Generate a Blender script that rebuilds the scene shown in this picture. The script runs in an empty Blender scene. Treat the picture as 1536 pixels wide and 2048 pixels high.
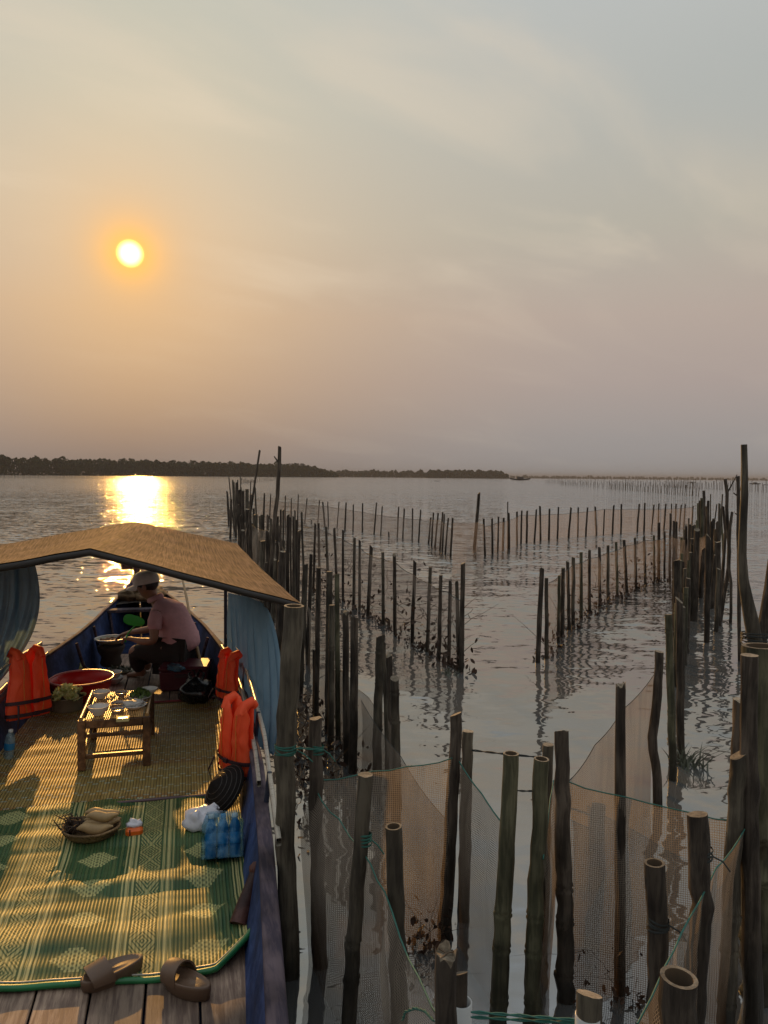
import bpy, math, random
from mathutils import Vector, Matrix, Euler, noise
random.seed(7)
C = bpy.context.scene.collection
sc = bpy.context.scene
rad = math.radians

# ------------------------------------------------------------ camera
F = 1520.0; H = 2.3
PITCH = rad(2.68); ROLL = rad(0.54)
r0 = Vector((1,0,0)); f0 = Vector((0,math.cos(PITCH),-math.sin(PITCH))); u0 = Vector((0,math.sin(PITCH),math.cos(PITCH)))
cr = r0*math.cos(ROLL)+u0*math.sin(ROLL); cu = -r0*math.sin(ROLL)+u0*math.cos(ROLL)
cam_d = bpy.data.cameras.new('camera'); cam = bpy.data.objects.new('camera', cam_d); C.objects.link(cam)
cam_d.sensor_fit = 'VERTICAL'; cam_d.sensor_height = 24; cam_d.lens = F/2048*24
cam_d.clip_start = .05; cam_d.clip_end = 30000
m = Matrix((cr, cu, -f0)).transposed().to_4x4(); m.translation = (0,0,H); cam.matrix_world = m
sc.camera = cam
CAM = Vector((0,0,H))
def ray(px, py): return f0*F + cr*(px-768) - cu*(py-1024)
def at(px, py, z=0.0):
    d = ray(px,py); return CAM + d*((z-H)/d.z)
def atD(px, py, D):
    d = ray(px,py); return CAM + d*(D/d.y)

# ------------------------------------------------------------ colour + nodes
def lin(c):
    return tuple(((v/255)/12.92 if v/255 <= .04045 else ((v/255+.055)/1.055)**2.4) for v in c)
class N:
    def __init__(s, tree): s.t = tree; s.n = tree.nodes; s.l = tree.links
    def add(s, typ, **kw):
        n = s.n.new(typ)
        ins = kw.pop('ins', {})
        for k, v in kw.items(): setattr(n, k, v)
        for k, v in ins.items(): s.put(n, k, v)
        return n
    def put(s, n, k, v):
        i = n.inputs[k]
        if isinstance(v, bpy.types.NodeSocket): s.l.new(v, i)
        elif isinstance(v, bpy.types.Node): s.l.new(v.outputs[0], i)
        else:
            if hasattr(i.default_value, '__len__') and hasattr(v, '__len__'):
                v = tuple(v)
                if len(i.default_value) == 4 and len(v) == 3: v = v+(1,)
            i.default_value = v
    def m(s, op, a, b=None, c=None, clamp=False):
        n = s.n.new('ShaderNodeMath'); n.operation = op; n.use_clamp = clamp
        s.put(n, 0, a)
        if b is not None: s.put(n, 1, b)
        if c is not None: s.put(n, 2, c)
        return n.outputs[0]
    def v(s, op, a, b=None, scale=None):
        n = s.n.new('ShaderNodeVectorMath'); n.operation = op
        s.put(n, 0, a)
        if b is not None: s.put(n, 1, b)
        if scale is not None: s.put(n, 3, scale)
        return n.outputs['Value'] if op in ('DOT_PRODUCT','LENGTH','DISTANCE') else n.outputs[0]
    def mix(s, f, a, b, blend='MIX'):
        n = s.n.new('ShaderNodeMix'); n.data_type = 'RGBA'; n.blend_type = blend
        s.put(n, 0, f); s.put(n, 6, a); s.put(n, 7, b); return n.outputs[2]
    def ramp(s, f, stops, interp='LINEAR'):
        n = s.n.new('ShaderNodeValToRGB'); cr_ = n.color_ramp; cr_.interpolation = interp
        while len(cr_.elements) < len(stops): cr_.elements.new(.5)
        for e, (p, c) in zip(cr_.elements, stops):
            e.position = p; e.color = tuple(c)+(1,) if len(c) == 3 else c
        s.put(n, 0, f); return n.outputs[0]
    def mr(s, x, a, b, c=0, d=1, interp='SMOOTHSTEP'):
        n = s.n.new('ShaderNodeMapRange'); n.interpolation_type = interp
        for i, q in enumerate((x,a,b,c,d)): s.put(n, i, q)
        return n.outputs[0]
    def noise(s, vec, scale, detail=2, rough=.5, dist=0):
        n = s.n.new('ShaderNodeTexNoise'); s.put(n, 'Vector', vec); s.put(n, 'Scale', scale); s.put(n, 'Detail', detail); s.put(n, 'Roughness', rough); s.put(n, 'Distortion', dist)
        return n
    def scale(s, vec, sc3):
        return s.v('MULTIPLY', vec, sc3)

# ------------------------------------------------------------ world
SUN_AZ = rad(-18.35); SUN_EL = rad(16.2)      # azimuth from +Y, negative to the left
sd = ray(260, 507).normalized()
SUN_EL = math.asin(sd.z); SUN_AZ = math.atan2(sd.x, sd.y)
w = bpy.data.worlds.new('World'); sc.world = w; w.use_nodes = True
nt = N(w.node_tree); nt.n.clear()
tc = nt.add('ShaderNodeTexCoord')
d = nt.v('NORMALIZE', tc.outputs['Generated'])
sep = nt.add('ShaderNodeSeparateXYZ', ins={0: d})
z = nt.m('MAXIMUM', sep.outputs[2], 0.0)
sunside = nt.ramp(z, [(0,lin((128,114,106))),(.05,lin((138,118,105))),(.12,lin((155,130,110))),(.2,lin((173,146,119))),(.3,lin((181,164,142))),(.42,lin((178,173,156))),(.56,lin((170,173,163))),(.72,lin((196,202,206))),(1,lin((170,178,186)))])
away = nt.ramp(z, [(0,lin((137,134,133))),(.05,lin((141,136,134))),(.12,lin((153,141,136))),(.2,lin((163,149,140))),(.3,lin((163,158,147))),(.42,lin((164,164,158))),(.56,lin((168,172,172))),(.72,lin((196,204,210))),(1,lin((170,178,186)))])
hx = nt.add('ShaderNodeCombineXYZ', ins={0: sep.outputs[0], 1: sep.outputs[1]})
caz = nt.v('DOT_PRODUCT', nt.v('NORMALIZE', hx), (math.sin(SUN_AZ), math.cos(SUN_AZ), 0))
az = nt.m('ARCCOSINE', nt.m('MULTIPLY', caz, .9999))
faz = nt.mr(az, rad(-6), rad(36))
base = nt.mix(faz, sunside, away)
back = nt.mr(az, rad(50), rad(170), 1.0, .95)
# thin high cloud
q = nt.add('ShaderNodeVectorMath', operation='DIVIDE', ins={0: d})
zz = nt.m('ADD', z, .22); q3 = nt.add('ShaderNodeCombineXYZ', ins={0: zz, 1: zz, 2: zz}); nt.l.new(q3.outputs[0], q.inputs[1])
qr = nt.add('ShaderNodeVectorRotate', rotation_type='Z_AXIS', ins={'Vector': q, 'Angle': rad(-35)})
cl = nt.noise(nt.scale(qr, (1.1, 2.6, 1.0)), 1.5, 5, .5, .45)
cl2 = nt.noise(nt.scale(qr, (.55, .9, 1.0)), 1.2, 2, .5, .2)
cf = nt.m('MULTIPLY', nt.mr(cl.outputs[0], .46, .74), nt.mr(cl2.outputs[0], .36, .62))
cf = nt.m('MULTIPLY', cf, nt.mr(z, .1, .35, .15, 1))
base = nt.mix(nt.m('MULTIPLY', cf, .42), base, lin((200,186,166)))
dk = nt.m('MULTIPLY', nt.mr(cl2.outputs[0], .55, .32), nt.mr(z, .15, .45, 0, .38))
base = nt.mix(dk, base, lin((150,158,160)))
# nishita contribution
sky = nt.add('ShaderNodeTexSky', sky_type='NISHITA', sun_disc=False, sun_elevation=SUN_EL, sun_rotation=SUN_AZ, dust_density=6.0, air_density=1.6, ozone_density=1.0)
skyc = nt.v('SCALE', sky, scale=.05)
base = nt.mix(.04, base, skyc)
base = nt.v('SCALE', base, scale=back)
# glow of the sun through the haze
ds = nt.v('DOT_PRODUCT', d, tuple(sd))
ang = nt.m('ARCCOSINE', nt.m('MULTIPLY', ds, .9999999))
dg = nt.m('MULTIPLY', ang, 180/math.pi)
g1 = nt.m('EXPONENT', nt.m('MULTIPLY', nt.m('POWER', nt.m('DIVIDE', dg, 1.65), 1.5), -1.0))
g2 = nt.m('EXPONENT', nt.m('MULTIPLY', nt.m('DIVIDE', dg, 4.0), -1.0))
core = nt.mr(dg, .30, 1.0, 1, 0)
base = nt.mix(nt.m('MULTIPLY', g1, .92), base, (1.0,.47,.035))
base = nt.mix(nt.m('MULTIPLY', g2, .55), base, (.70,.36,.11))
glow = nt.v('SCALE', (.3,.12,.0), scale=g1)
glow = nt.v('ADD', glow, nt.v('SCALE', (5.0,3.6,1.0), scale=core))
tot = nt.v('ADD', base, glow)
bg = nt.add('ShaderNodeBackground', ins={'Color': tot, 'Strength': 1.0})
out = nt.add('ShaderNodeOutputWorld'); nt.l.new(bg.outputs[0], out.inputs[0])
w.cycles.sampling_method = 'MANUAL'; w.cycles.sample_map_resolution = 1024

sun_d = bpy.data.lights.new('sun', 'SUN'); sun = bpy.data.objects.new('sun', sun_d); C.objects.link(sun)
sun_d.energy = 2.0; sun_d.angle = rad(.55); sun_d.color = (1.0,.50,.12)
sun.rotation_euler = (-sd).to_track_quat('-Z','Y').to_euler()
sun.location = (0,0,60)

sc.view_settings.view_transform = 'Standard'; sc.view_settings.look = 'None'; sc.view_settings.exposure = 0.38; sc.view_settings.gamma = 1
sc.cycles.max_bounces = 8; sc.cycles.transparent_max_bounces = 40; sc.cycles.volume_bounces = 0
sc.cycles.caustics_reflective = False; sc.cycles.caustics_refractive = False
sc.cycles.use_denoising = True
sc.cycles.sample_clamp_indirect = 4.0

# ------------------------------------------------------------ materials
def material(name, col=(.5,.5,.5), rough=.6, **kw):
    mt = bpy.data.materials.new(name); mt.use_nodes = True
    n = N(mt.node_tree); b = n.n['Principled BSDF']
    b.inputs['Base Color'].default_value = tuple(col)+(1,)
    b.inputs['Roughness'].default_value = rough
    for k, v in kw.items(): n.put(b, k, v)
    return mt, n, b
def simple(name, col, rough=.6, var=.25, scale=8, bump=.0, spec=.5, stretch=(1,1,1), metallic=0, sss=0, coat=0):
    mt, n, b = material(name, col, rough)
    t = n.add('ShaderNodeTexCoord'); v = n.scale(t.outputs['Object'], stretch)
    ns = n.noise(v, scale, 4, .6)
    f = n.mr(ns.outputs[0], .25, .75, 1-var, 1+var, 'LINEAR')
    n.put(b, 'Base Color', n.v('SCALE', tuple(col), scale=f))
    b.inputs['Specular IOR Level'].default_value = spec
    b.inputs['Metallic'].default_value = metallic
    if coat: b.inputs['Coat Weight'].default_value = coat
    n.put(b, 'Roughness', n.mr(ns.outputs[0], .3, .7, max(.03,rough-.12), min(1,rough+.12), 'LINEAR'))
    if bump:
        bp = n.add('ShaderNodeBump', ins={'Height': ns.outputs[0], 'Distance': bump, 'Strength': .8}); n.put(b, 'Normal', bp)
    return mt
def wood(name, c1, c2, stretch=(14,14,1.4), scale=3, rough=.75, bump=.006, wet=False, spec=.3):
    mt, n, b = material(name, c1, rough)
    t = n.add('ShaderNodeTexCoord'); oi = n.add('ShaderNodeObjectInfo')
    off = n.v('SCALE', (31.0,17.0,11.0), scale=oi.outputs['Random'])
    v = n.v('ADD', n.scale(t.outputs['Object'], stretch), off)
    ns = n.noise(v, scale, 6, .65, .3); n2 = n.noise(n.v('ADD', t.outputs['Object'], off), 3.2, 3, .5)
    col = n.mix(n.mr(ns.outputs[0], .38, .62), c1, c2)
    col = n.v('SCALE', col, scale=n.mr(n2.outputs[0], .3, .7, .5, 1.45))
    col = n.v('SCALE', col, scale=n.m('ADD', .72, n.m('MULTIPLY', oi.outputs['Random'], .5)))
    if wet:
        ps = n.add('ShaderNodeNewGeometry'); sz = n.add('ShaderNodeSeparateXYZ', ins={0: ps.outputs['Position']})
        lvl = n.m('ADD', sz.outputs[2], n.m('MULTIPLY', n.m('SUBTRACT', n2.outputs[0], .5), .7))
        wf = n.mr(lvl, .02, .42, 1, 0)
        col = n.mix(n.m('MULTIPLY', wf, .85), col, (.016,.013,.009))
        n.put(b, 'Roughness', n.mr(wf, 0, 1, rough, .35, 'LINEAR'))
    n.put(b, 'Base Color', col); b.inputs['Specular IOR Level'].default_value = spec
    bp = n.add('ShaderNodeBump', ins={'Height': ns.outputs[0], 'Distance': bump, 'Strength': .9}); n.put(b, 'Normal', bp)
    return mt
M = {}
M['bamboo'] = wood('weathered_bamboo', (.048,.040,.030), (.105,.090,.066), wet=True, rough=.6)
M['green_bamboo'] = wood('greenish_bamboo', (.050,.050,.030), (.11,.104,.064), wet=True, rough=.5)
M['log'] = wood('brown_log', (.036,.028,.022), (.090,.072,.056), wet=True, rough=.85, bump=.012)
M['thin'] = wood('dark_stake', (.025,.019,.015), (.06,.048,.037), wet=True, rough=.8)
M['cut'] = wood('cut_wood', (.15,.12,.085), (.26,.21,.15), stretch=(20,20,20), rough=.8)
M['inner'] = simple('bamboo_inside', (.09,.06,.035), .9)
M['hull_blue'] = wood('blue_hull_paint', (.014,.028,.085), (.03,.05,.13), stretch=(1.5,6,6), scale=3, rough=.7, bump=.003, spec=.25)
M['rail_wood'] = wood('worn_gunwale', (.05,.04,.055), (.10,.075,.085), stretch=(12,1.5,12), rough=.8, bump=.004, spec=.15)
M['plank'] = wood('floor_plank', (.18,.115,.085), (.38,.265,.19), stretch=(14,1.2,14), scale=3, rough=.6, bump=.004)
M['pole'] = simple('painted_pole', (.012,.018,.04), .5)
M['white_rail'] = simple('pale_rail_paint', (.38,.34,.28), .32, .15, 20)
M['table_wood'] = wood('table_wood', (.075,.032,.014), (.16,.075,.032), stretch=(8,8,8), rough=.4, bump=.002, spec=.5)
M['table_slat'] = wood('bamboo_slat', (.36,.19,.06), (.55,.32,.12), stretch=(20,2,20), rough=.3, bump=.001, spec=.6)
M['ceramic'] = simple('white_ceramic', (.62,.6,.57), .25, .06, 6)
M['ceramic_dark'] = simple('grey_ceramic', (.32,.27,.25), .3, .2, 6)
M['red_plastic'] = simple('red_plastic', (.55,.022,.018), .35, .12, 5)
M['red_rim'] = simple('pale_red_rim', (.6,.2,.17), .3, .1, 5)
M['pot'] = simple('aluminium_pot', (.27,.25,.18), .45, .25, 6, metallic=.2)
M['noodle'] = simple('rice_noodle', (.55,.53,.5), .45, .3, 60, .004)
M['sauce'] = simple('brown_sauce', (.12,.05,.02), .2)
M['green_leaf'] = simple('green_herb', (.09,.14,.03), .55, .5, 30)
M['pale_leaf'] = simple('pale_lettuce', (.66,.68,.32), .5, .25, 20, sss=0)
M['yellow_bag'] = simple('yellow_plastic_bag', (.5,.5,.16), .3, .2, 10)
M['black_bag'] = simple('black_plastic', (.008,.008,.009), .25, .2, 12, .004)
M['white_bag'] = simple('white_plastic_bag', (.6,.58,.62), .35, .15, 12, .006)
M['fish'] = simple('dried_fish', (.10,.11,.08), .4, .5, 40)
M['cooler'] = simple('dark_red_cooler', (.075,.010,.018), .4, .2, 4)
M['orange'] = simple('orange_packet', (.7,.12,.01), .35, .2, 14)
M['orange_vest'] = simple('orange_vest_fabric', (.86,.045,.012), .5, .16, 14, .004, spec=.4)
def vest():
    mt, n, b = material('orange_vest_fabric', (.9,.06,.015), .6)
    t = n.add('ShaderNodeTexCoord'); ns = n.noise(t.outputs['Object'], 14, 4)
    c = n.mix(ns.outputs[0], (.90,.07,.018), (1.0,.14,.035)); n.put(b, 'Base Color', c)
    bp = n.add('ShaderNodeBump', ins={'Height': ns.outputs[0], 'Distance': .006}); n.put(b, 'Normal', bp)
    tr = n.add('ShaderNodeBsdfTranslucent', ins={0: c}); m2 = n.add('ShaderNodeMixShader', ins={0: .3, 1: b, 2: tr}); n.l.new(m2.outputs[0], n.n['Material Output'].inputs[0]); return mt
M['orange_vest'] = vest()
M['strap'] = simple('black_strap', (.03,.008,.012), .6)
M['piping'] = simple('yellow_piping', (.65,.16,.02), .5)
M['sandal'] = simple('brown_foam', (.13,.075,.045), .5, .1, 20, spec=.5)
M['potato'] = simple('pale_tuber', (.34,.22,.10), .6, .25, 18, .003)
M['basket'] = wood('woven_basket', (.12,.07,.03), (.22,.14,.07), stretch=(30,30,30), rough=.7)
M['root'] = simple('dark_root', (.04,.022,.012), .8)
M['hat'] = simple('black_woven_hat', (.014,.011,.010), .85, .4, 40, spec=.1)
M['hatline'] = simple('hat_hoop', (.035,.028,.024), .4)
M['skin'] = simple('skin', (.27,.135,.085), .5, .12, 12)
M['shirt'] = simple('pink_shirt_cloth', (.60,.34,.37), .85, .10, 25, .003, spec=.2)
M['trousers'] = simple('dark_trouser_cloth', (.018,.012,.011), .9, .2, 12, .004)
M['cap'] = simple('pale_cap_cloth', (.72,.68,.62), .8, .15, 25)
M['hair'] = simple('black_hair', (.01,.008,.007), .6)
M['green_fan'] = simple('green_plastic_fan', (.03,.42,.05), .45, .05, 4)
M['clay'] = simple('dark_clay', (.05,.038,.03), .85, .3, 8, .004)
M['charcoal'] = simple('brown_food', (.25,.14,.08), .7, .7, 60, .01)  # mottled brown of the food in the stove basin, no emission
M['cardboard'] = simple('pale_box', (.5,.42,.2), .6)
M['rope_green'] = simple('teal_rope', (.02,.11,.085), .7, .3, 60)
M['rope_dark'] = simple('dark_rope', (.025,.03,.03), .8, .3, 60)
M['pvc'] = simple('white_pvc', (.42,.43,.42), .35, .12, 5)
M['leaf_dead'] = simple('dead_leaf', (.045,.02,.009), .7, .5, 9)
M['canopy_frame'] = simple('dark_canopy_frame', (.022,.017,.014), .7)
M['boat_far'] = simple('far_boat_paint', (.05,.05,.055), .6)
M['boat_white'] = simple('far_boat_white', (.5,.5,.48), .6)
M['brown_leather'] = wood('reddish_wood', (.06,.022,.018), (.11,.045,.035), stretch=(8,8,2), rough=.5)

def cloth_blue():
    mt, n, b = material('blue_curtain_cloth', (.03,.075,.115), .8)
    t = n.add('ShaderNodeTexCoord'); ns = n.noise(t.outputs['Object'], 6, 3)
    c = n.mix(ns.outputs[0], (.15,.26,.36), (.27,.41,.52))
    df = n.add('ShaderNodeBsdfDiffuse', ins={0: c}); tr = n.add('ShaderNodeBsdfTranslucent', ins={0: c})
    mx = n.add('ShaderNodeMixShader', ins={0: .5, 1: df, 2: tr}); tp = n.add('ShaderNodeBsdfTransparent')
    m2 = n.add('ShaderNodeMixShader', ins={0: .97, 1: tp, 2: mx}); n.l.new(m2.outputs[0], n.n['Material Output'].inputs[0]); return mt
M['curtain'] = cloth_blue()
def net_mat(name, cell=.009, fill=.4, c1=(.38,.30,.225), c2=(.22,.17,.125), amin=.0, stain=True):
    mt, n, b = material(name)
    uv = n.add('ShaderNodeUVMap'); 
    wv = n.noise(uv.outputs[0], 3, 2)
    wob = n.v('ADD', uv.outputs[0], n.v('SCALE', wv.outputs['Color'], scale=.03))
    s2 = n.add('ShaderNodeSeparateXYZ', ins={0: wob})
    fx = n.m('FRACT', n.m('DIVIDE', s2.outputs[0], cell)); fy = n.m('FRACT', n.m('DIVIDE', s2.outputs[1], cell))
    th = n.m('MAXIMUM', n.m('LESS_THAN', fx, fill*.62), n.m('LESS_THAN', fy, fill*.62))
    ns = n.noise(uv.outputs[0], 2.2, 4, .6); n2 = n.noise(n.scale(uv.outputs[0], (3.5,.6,1)), 2.0, 4, .6)
    col = n.mix(n.mr(n2.outputs[0], .35, .68), c1, c2)
    if stain:
        sz = n.add('ShaderNodeSeparateXYZ', ins={0: uv.outputs[0]})
        st = n.m('ADD', sz.outputs[1], n.m('MULTIPLY', ns.outputs[0], .9))
        col = n.mix(n.mr(st, .30, 1.15, .9, 0), col, (.060,.030,.012))
    a = n.m('ADD', n.m('MULTIPLY', th, .82), amin, clamp=True)
    a = n.m('MULTIPLY', a, n.mr(ns.outputs[0], .3, .7, .82, 1.12), clamp=True)
    df = n.add('ShaderNodeBsdfDiffuse', ins={0: col}); tr = n.add('ShaderNodeBsdfTranslucent', ins={0: col})
    mx = n.add('ShaderNodeMixShader', ins={0: .5, 1: df, 2: tr}); tp = n.add('ShaderNodeBsdfTransparent')
    m2 = n.add('ShaderNodeMixShader', ins={0: a, 1: tp, 2: mx}); n.l.new(m2.outputs[0], n.n['Material Output'].inputs[0])
    return mt
M['net'] = net_mat('near_fishing_net', 0.0095, .42, c1=(.33,.285,.235), c2=(.20,.17,.14), amin=.24)
M['net_far'] = net_mat('thin_fishing_net', .02, .24, c1=(.38,.31,.265), c2=(.29,.24,.205), amin=.20, stain=False)
M['net_mid'] = net_mat('middle_fishing_net', .014, .30, c1=(.34,.28,.235), c2=(.22,.18,.15), amin=.16)

def clear_plastic(name, tint, body=.35):
    mt, n, b = material(name, tint, .12)
    b.inputs['Specular IOR Level'].default_value = .8
    tp = n.add('ShaderNodeBsdfTransparent', ins={0: tuple(.5+.5*x for x in tint)})
    ns = n.noise(n.add('ShaderNodeTexCoord').outputs['Object'], 18, 2)
    m2 = n.add('ShaderNodeMixShader', ins={0: n.mr(ns.outputs[0], .3, .7, body-.15, body+.2), 1: tp, 2: b}); n.l.new(m2.outputs[0], n.n['Material Output'].inputs[0]); return mt
M['bottle'] = clear_plastic('clear_bottle', (.45,.6,.66), .3)
M['bottle_blue'] = clear_plastic('blue_wrapped_bottle', (.02,.20,.42), .7)
M['wrap'] = clear_plastic('shrink_wrap', (.25,.5,.65), .12)
M['label_blue'] = simple('blue_label', (.02,.20,.42), .4)

# ------------------------------------------------------------ mesh helpers
class MB:
    def __init__(s): s.V=[]; s.Fc=[]; s.Mi=[]; s.UV=[]; s.Sm=[]
    def add(s, V, Fs, mi=0, uv=None, smooth=True):
        o = len(s.V); s.V += [tuple(v) for v in V]
        for k, f in enumerate(Fs):
            s.Fc.append(tuple(i+o for i in f)); s.Mi.append(mi); s.Sm.append(smooth)
            s.UV.append([uv[i] for i in f] if uv else None)
    def box(s, c, sz, mi=0, R=None, taper=1.0, bev=.0):
        c = Vector(c); hx, hy, hz = sz[0]/2, sz[1]/2, sz[2]/2
        if not bev: bev = min(hx,hy,hz)*.18
        V=[]; 
        # chamfered box: 24 verts
        idx={}
        for sx in (-1,1):
            for sy in (-1,1):
                for szz in (-1,1):
                    k = taper if szz > 0 else 1
                    for a in range(3):
                        p = [sx*hx*k, sy*hy*k, szz*hz]
                        for b in range(3):
                            if b != a: p[b] -= (sx,sy,szz)[b]*bev
                        idx[(sx,sy,szz,a)] = len(V); V.append(Vector(p))
        Fs=[]
        for a in range(3):
            for sg in (-1,1):
                b_, c_ = [(1,2),(2,0),(0,1)][a]
                q=[]
                for (e,f) in ((-1,-1),(1,-1),(1,1),(-1,1)):
                    t=[0,0,0]; t[a]=sg; t[b_]=e; t[c_]=f; q.append(idx[(t[0],t[1],t[2],a)])
                Fs.append(q if sg>0 else q[::-1])
        for a in range(3):     # edges along axis a
            b_, c_ = [(1,2),(2,0),(0,1)][a]
            for e in (-1,1):
                for f in (-1,1):
                    t1=[0,0,0]; t1[a]=-1; t1[b_]=e; t1[c_]=f; t2=list(t1); t2[a]=1
                    q=[idx[(*t1,b_)],idx[(*t2,b_)],idx[(*t2,c_)],idx[(*t1,c_)]]
                    Fs.append(q if e*f<0 else q[::-1])
        for sx in (-1,1):
            for sy in (-1,1):
                for szz in (-1,1):
                    q=[idx[(sx,sy,szz,0)],idx[(sx,sy,szz,1)],idx[(sx,sy,szz,2)]]
                    Fs.append(q if sx*sy*szz>0 else q[::-1])
        if R is not None: V=[R@v for v in V]
        s.add([v+c for v in V], Fs, mi, smooth=False)
    def tube(s, pts, radii, n=8, mi=0, cap=True, capmi=None, jit=0, seed=0, sq=1.0, cut=0, jag=0):
        pts=[Vector(p) for p in pts]
        if not hasattr(radii,'__len__'): radii=[radii]*len(pts)
        V=[]; Fs=[]; ref=None
        for i,p in enumerate(pts):
            t=(pts[min(i+1,len(pts)-1)]-pts[max(i-1,0)]).normalized()
            if ref is None:
                ref = Vector((1,0,0)) if abs(t.x)<.8 else Vector((0,1,0))
            a=(ref-t*ref.dot(t)).normalized(); b=t.cross(a); ref=a
            for k in range(n):
                th=2*math.pi*k/n; rr=radii[i]
                if jit: rr*=1+jit*noise.noise(Vector((math.cos(th)*1.3+seed,math.sin(th)*1.3,i*.55+seed*3)))
                V.append(p+a*math.cos(th)*rr+b*math.sin(th)*rr*sq)
                if i==len(pts)-1 and (cut or jag): V[-1]=V[-1]+t*(cut*rr*math.cos(th-seed)+jag*rr*(random.random()-.5))
        for i in range(len(pts)-1):
            for k in range(n):
                Fs.append((i*n+k,i*n+(k+1)%n,(i+1)*n+(k+1)%n,(i+1)*n+k))
        s.add(V,Fs,mi)
        if cap:
            s.add([V[k] for k in range(n)][::-1],[tuple(range(n))],mi,smooth=False)
            s.add([V[(len(pts)-1)*n+k] for k in range(n)],[tuple(range(n))],mi if capmi is None else capmi,smooth=False)
    def lathe(s, prof, c=(0,0,0), n=20, mi=0, sx=1, sy=1, R=None, wob=0):
        V=[];Fs=[];c=Vector(c)
        for i,(r,z_) in enumerate(prof):
            for k in range(n):
                th=2*math.pi*k/n; rr=r*(1+wob*noise.noise(Vector((math.cos(th)*2,math.sin(th)*2,z_*9+c.x))))
                v=Vector((rr*math.cos(th)*sx,rr*math.sin(th)*sy,z_))
                V.append((R@v if R is not None else v)+c)
        for i in range(len(prof)-1):
            for k in range(n):
                Fs.append((i*n+k,i*n+(k+1)%n,(i+1)*n+(k+1)%n,(i+1)*n+k))
        s.add(V,Fs,mi)
    def grid(s, fn, nu, nv, mi=0, uv=None, closed=False):
        V=[];U=[];Fs=[]
        for j in range(nv+1):
            for i in range(nu+1):
                V.append(fn(i/nu,j/nv)); U.append(uv(i/nu,j/nv) if uv else (0,0))
        for j in range(nv):
            for i in range(nu):
                a=j*(nu+1)+i; Fs.append((a,a+1,a+nu+2,a+nu+1))
        s.add(V,Fs,mi,uv=U)
    def ball(s, c, r, n=12, m_=8, mi=0, jit=0, R=None, seed=0):
        c=Vector(c); r=Vector(r) if hasattr(r,'__len__') else Vector((r,r,r)); V=[];Fs=[]
        for j in range(m_+1):
            ph=math.pi*j/m_
            for k in range(n):
                th=2*math.pi*k/n
                v=Vector((math.sin(ph)*math.cos(th),math.sin(ph)*math.sin(th),math.cos(ph)))
                q=1+jit*noise.noise(v*1.8+Vector((seed,seed*2,0)))*2
                v=Vector((v.x*r.x,v.y*r.y,v.z*r.z))*q
                V.append((R@v if R is not None else v)+c)
        for j in range(m_):
            for k in range(n):
                Fs.append((j*n+k,(j+1)*n+k,(j+1)*n+(k+1)%n,j*n+(k+1)%n))
        s.add(V,Fs,mi)
    def pad(s, outline, th, mi=0, fn=None, rings=5, inv=False):
        """padded panel from a star-shaped 2D outline in the xz plane, thickness along y"""
        n=len(outline); cx=sum(p[0] for p in outline)/n; cz=sum(p[1] for p in outline)/n
        for side in (1,-1):
            V=[];Fs=[]
            for j in range(rings+1):
                k_=math.sin(j/rings*math.pi/2)
                y=side*th*math.sqrt(max(0,1-k_*k_))
                for (x_,z_) in outline:
                    p=Vector((cx+(x_-cx)*k_,y,cz+(z_-cz)*k_)); V.append(fn(p) if fn else p)
            for j in range(rings):
                for k in range(n):
                    q=(j*n+k,j*n+(k+1)%n,(j+1)*n+(k+1)%n,(j+1)*n+k); Fs.append(q if side<0 else q[::-1])
            s.add(V,Fs,mi)
    def leafcard(s, c, size, mi=0, asp=.5, flat=0):
        e=Euler((random.uniform(-1,1)*(3 if not flat else flat),random.uniform(-1,1)*(3 if not flat else flat),random.uniform(0,6.28))).to_matrix()
        c=Vector(c); L=size; W=size*asp
        V=[c+e@Vector(p) for p in ((-L,0,0),(-L*.3,-W,L*.15),(L*.5,-W*.8,L*.12),(L,0,0),(L*.5,W*.8,L*.12),(-L*.3,W,L*.15))]
        s.add(V,[(0,1,2,3,4,5)],mi,smooth=False)
    def build(s, name, mats, parent=None, rnd=False):
        me=bpy.data.meshes.new(name); me.from_pydata(s.V,[],s.Fc)
        if not isinstance(mats,(list,tuple)): mats=[mats]
        for mm in mats: me.materials.append(mm)
        me.polygons.foreach_set('material_index',s.Mi); me.polygons.foreach_set('use_smooth',s.Sm)
        if any(u for u in s.UV):
            ul=me.uv_layers.new(name='UVMap'); k=0
            for f,u in zip(s.Fc,s.UV):
                for j in range(len(f)):
                    if u: ul.data[k].uv=u[j]
                    k+=1
        me.update()
        o=bpy.data.objects.new(name,me); C.objects.link(o)
        if parent: o.parent=parent
        return o
def tag(o, label=None, cat=None, group=None, kind=None):
    if label: o['label']=label
    if cat: o['category']=cat
    if group: o['group']=group
    if kind: o['kind']=kind
    return o
def thing(name, label, cat, loc=(0,0,0), rz=0, group=None):
    o=bpy.data.objects.new(name,None); C.objects.link(o); o.location=loc; o.rotation_euler=(0,0,rz); o.empty_display_size=.1
    return tag(o,label,cat,group)
def part(name, mb, mat, parent, label=None):
    o=mb.build(name,mat,parent)
    if label: o['label']=label
    return o
def recenter(o):
    """move a single-mesh thing's origin to the base of its mesh"""
    me=o.data; vs=[v.co for v in me.vertices]
    c=Vector((sum(v.x for v in vs)/len(vs),sum(v.y for v in vs)/len(vs),min(v.z for v in vs)))
    me.transform(Matrix.Translation(-c)); o.location=c; return o
def rib(pts, w_, th=.004, up=None): pass
ORD=['first','second','third','fourth','fifth','sixth','seventh','eighth','ninth','tenth','eleventh','twelfth','thirteenth','fourteenth','fifteenth','sixteenth','seventeenth','eighteenth','nineteenth']
TENS=['','','twenty','thirty','forty','fifty','sixty','seventy','eighty','ninety']
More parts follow.
